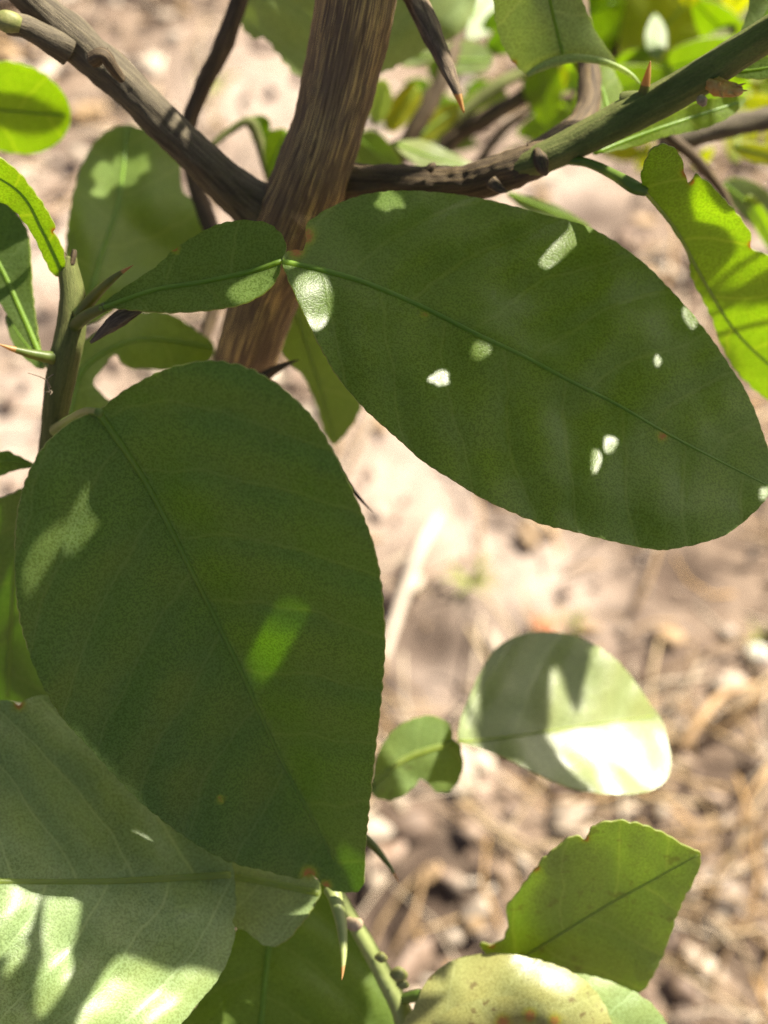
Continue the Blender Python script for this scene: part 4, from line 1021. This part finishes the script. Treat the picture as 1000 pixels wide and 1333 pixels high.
add_shade_leaf('A', [(140, 480), (230, 450), (310, 450), (290, 540), (160, 550)], 0.19, [], seed=22)
add_shade_leaf('B', [(350, 290), (420, 230), (540, 215), (700, 240), (800, 270), (900, 360), (975, 440), (1020, 540), (1050, 640), (1010, 720), (880, 750), (740, 730), (620, 690), (520, 620), (430, 540), (385, 440)], 0.125,
    [[(392, 362), (410, 358), (424, 372), (428, 395), (424, 415), (410, 428), (398, 410), (385, 380)], fl(507, 262, 17, 13), [(744, 288), (758, 290), (770, 297), (755, 312), (735, 330), (716, 347), (707, 346), (704, 340), (720, 322), (738, 304)], fl(625, 457, 12, 9), fl(571, 494, 11, 8),
     fl(855, 471, 4, 7), [(771, 588), (781, 597), (775, 615), (770, 612)], [(788, 570), (802, 576), (796, 588), (788, 588)], fl(899, 414, 7, 14, -0.5), fl(376, 347, 6, 4), fl(996, 644, 8, 8)], seed=2)
add_shade_leaf('Bw', [(100, 420), (130, 360), (220, 300), (300, 262), (370, 270), (400, 320), (392, 380), (350, 410), (260, 430), (160, 440)], 0.14,
    [[(300, 378), (330, 362), (356, 350), (362, 356), (350, 375), (325, 392), (308, 392)]], seed=3)
add_shade_leaf('C', [(350, 1070), (240, 890), (60, 860), (-120, 900), (-220, 1050), (-220, 1300), (-100, 1420), (60, 1390), (110, 1310), (150, 1250), (190, 1255), (230, 1265), (290, 1240), (330, 1200)], 0.24,
    [[(-60, 1155), (40, 1155), (42, 1185), (28, 1220), (0, 1240), (-60, 1240)], [(66, 1155), (98, 1160), (98, 1200), (88, 1235), (62, 1245), (60, 1195)], [(60, 1252), (85, 1240), (90, 1262), (72, 1300), (52, 1318), (52, 1280)], fl(20, 1248, 9, 18, 0.6)], seed=4)
add_shade_leaf('Cw', [(300, 1110), (420, 1110), (440, 1150), (400, 1180), (350, 1205), (300, 1200), (290, 1150)], 0.23, [], seed=5)
add_shade_leaf('D', [(330, 1180), (480, 1180), (500, 1260), (480, 1320), (470, 1420), (420, 1460), (340, 1440), (325, 1330), (270, 1300), (300, 1230)], 0.27, [[(345, 1190), (385, 1190), (380, 1205), (348, 1205)], [(272, 1285), (318, 1275), (320, 1310), (300, 1335), (270, 1335)], [(468, 1255), (485, 1260), (515, 1335), (490, 1335)]], seed=6)
add_shade_leaf('E', [(620, 900), (650, 820), (700, 800), (768, 830), (765, 870), (750, 930), (720, 870), (715, 950), (740, 1000), (780, 1045), (720, 1045), (680, 1000), (632, 980)], 0.30, [], seed=7)
add_shade_leaf('F', [(690, 1150), (720, 1130), (765, 1130), (800, 1160), (845, 1190), (835, 1270), (760, 1330), (690, 1310), (685, 1230)], 0.30, [], seed=8)
add_shade_leaf('H', [(815, 250), (830, 190), (870, 170), (882, 200), (905, 260), (908, 320), (900, 350), (880, 345), (850, 290)], 0.12, [], seed=9)
add_shade_leaf('H', [(905, 368), (940, 375), (965, 372), (1000, 345), (1040, 350), (1060, 400), (1000, 402), (940, 400)], 0.16, [], seed=10)
add_shade_leaf('L', [(80, 330), (85, 240), (120, 150), (170, 130), (240, 160), (280, 230), (310, 290), (280, 350), (180, 420), (100, 450)], 0.20, [[(122, 226), (134, 212), (146, 218), (152, 205), (168, 214), (184, 206), (190, 222), (176, 230), (172, 244), (150, 240), (136, 256), (120, 252), (128, 240)]], seed=11)
add_shade_leaf('M', [(60, 560), (70, 460), (160, 390), (260, 400), (310, 450), (280, 510), (190, 520), (120, 590)], 0.24, [], seed=12)
add_shade_leaf('I', [(-100, 120), (0, 118), (60, 135), (85, 155), (60, 175), (0, 168), (-100, 150)], 0.16, [], seed=13)
add_shade_leaf('N', [(350, 350), (390, 330), (440, 430), (490, 530), (440, 600), (400, 560), (350, 450)], 0.26, [], seed=15)
LV['T'] = Leaf([(0, 0)] * 3, [(470, -40), (402, 240)], 0.250, 0.268, wav=0)
add_shade_leaf('T', [(360, -90), (600, -90), (585, 100), (540, 220), (500, 300), (400, 345), (300, 320), (320, 200), (345, 60)], 0.16, [], seed=17)

LV['STEM2'] = Leaf([(0, 0)] * 3, [(545, 0), (602, 142)], 0.256, 0.2535, wav=0)
LV['STEM'] = Leaf([(0, 0)] * 3, [(440, 1160), (530, 1340)], 0.264, 0.270, wav=0)
for key, h in (('Ew', [(510, 955), (545, 933), (582, 938), (585, 955), (560, 962), (520, 985)]), ('STEM2', [(552, -20), (578, 25), (602, 100), (610, 148), (592, 115), (566, 62), (545, 10)]), ('STEM', [(434, 1160), (456, 1160), (500, 1240), (545, 1340), (505, 1340), (462, 1250)]), ('E', [(715, 950), (790, 935), (860, 940), (875, 1000), (845, 1035), (790, 1035), (745, 990)]), ('E', [(765, 835), (805, 860), (845, 915), (775, 925), (782, 880)]), ('E', [(596, 955), (610, 905), (620, 910), (612, 958)]),
               ('G', [(590, 1262), (650, 1244), (720, 1258), (715, 1290), (640, 1300), (600, 1290)]), ('H', [(908, 235), (975, 310), (1005, 340), (960, 365), (918, 360), (910, 300)]), ('H', [(930, 408), (1005, 408), (1005, 490), (960, 470)]),
               ('J', [(-10, 205), (40, 245), (62, 285), (30, 280), (-10, 250)]), ('I', [(-20, 85), (60, 98), (88, 140), (40, 118), (-20, 112)]), ('F', [(770, 1078), (835, 1070), (908, 1105), (895, 1135), (845, 1140), (800, 1112)]), ('F', [(908, 1118), (880, 1200), (858, 1262), (835, 1295), (815, 1300), (838, 1250), (862, 1190), (890, 1130)]), ('F', [(655, 1225), (660, 1180), (690, 1135), (705, 1140), (680, 1180), (672, 1230)]), ('Cw', [(350, 1215), (390, 1195), (410, 1165), (416, 1170), (382, 1224), (358, 1232)])):
    HOLES.append((key, np.mean(h, 0), np.array(h, float), sun_plane(key, h)[0]))
OV = [build_shade_leaf(*q) for q in SPECS]
# limb added to carry the unseen shading leaves
top0 = W(484, -260, 0.243)
bases = np.array([b for _, b in OV])
cen = bases.mean(0)
limb = np.array([top0, top0 * 0.6 + cen * 0.4 + UP * 0.05, cen + UP * 0.07, cen + UP * 0.10 + RIGHT * 0.08, cen + UP * 0.13 + RIGHT * 0.2])
upper = tube('branch', [(*q, r_) for q, r_ in zip(limb, (0.005, 0.0045, 0.004, 0.003, 0.002))], M['green_stem'], tree, seg=16, step=0.004, rough=0.06, world=True, label='unseen added branch above the picture')
lc = catmull(limb, False, 0.01)
for ob, b in OV:
    q = lc[np.argmin(((lc - b) ** 2).sum(1))]
    tube('petiole', [(*q, 0.0009), (*(q * .5 + b * .5 + UP * 0.01), 0.0008), (*b, 0.0007)], M['stem'], ob, seg=8, step=0.004, world=True)
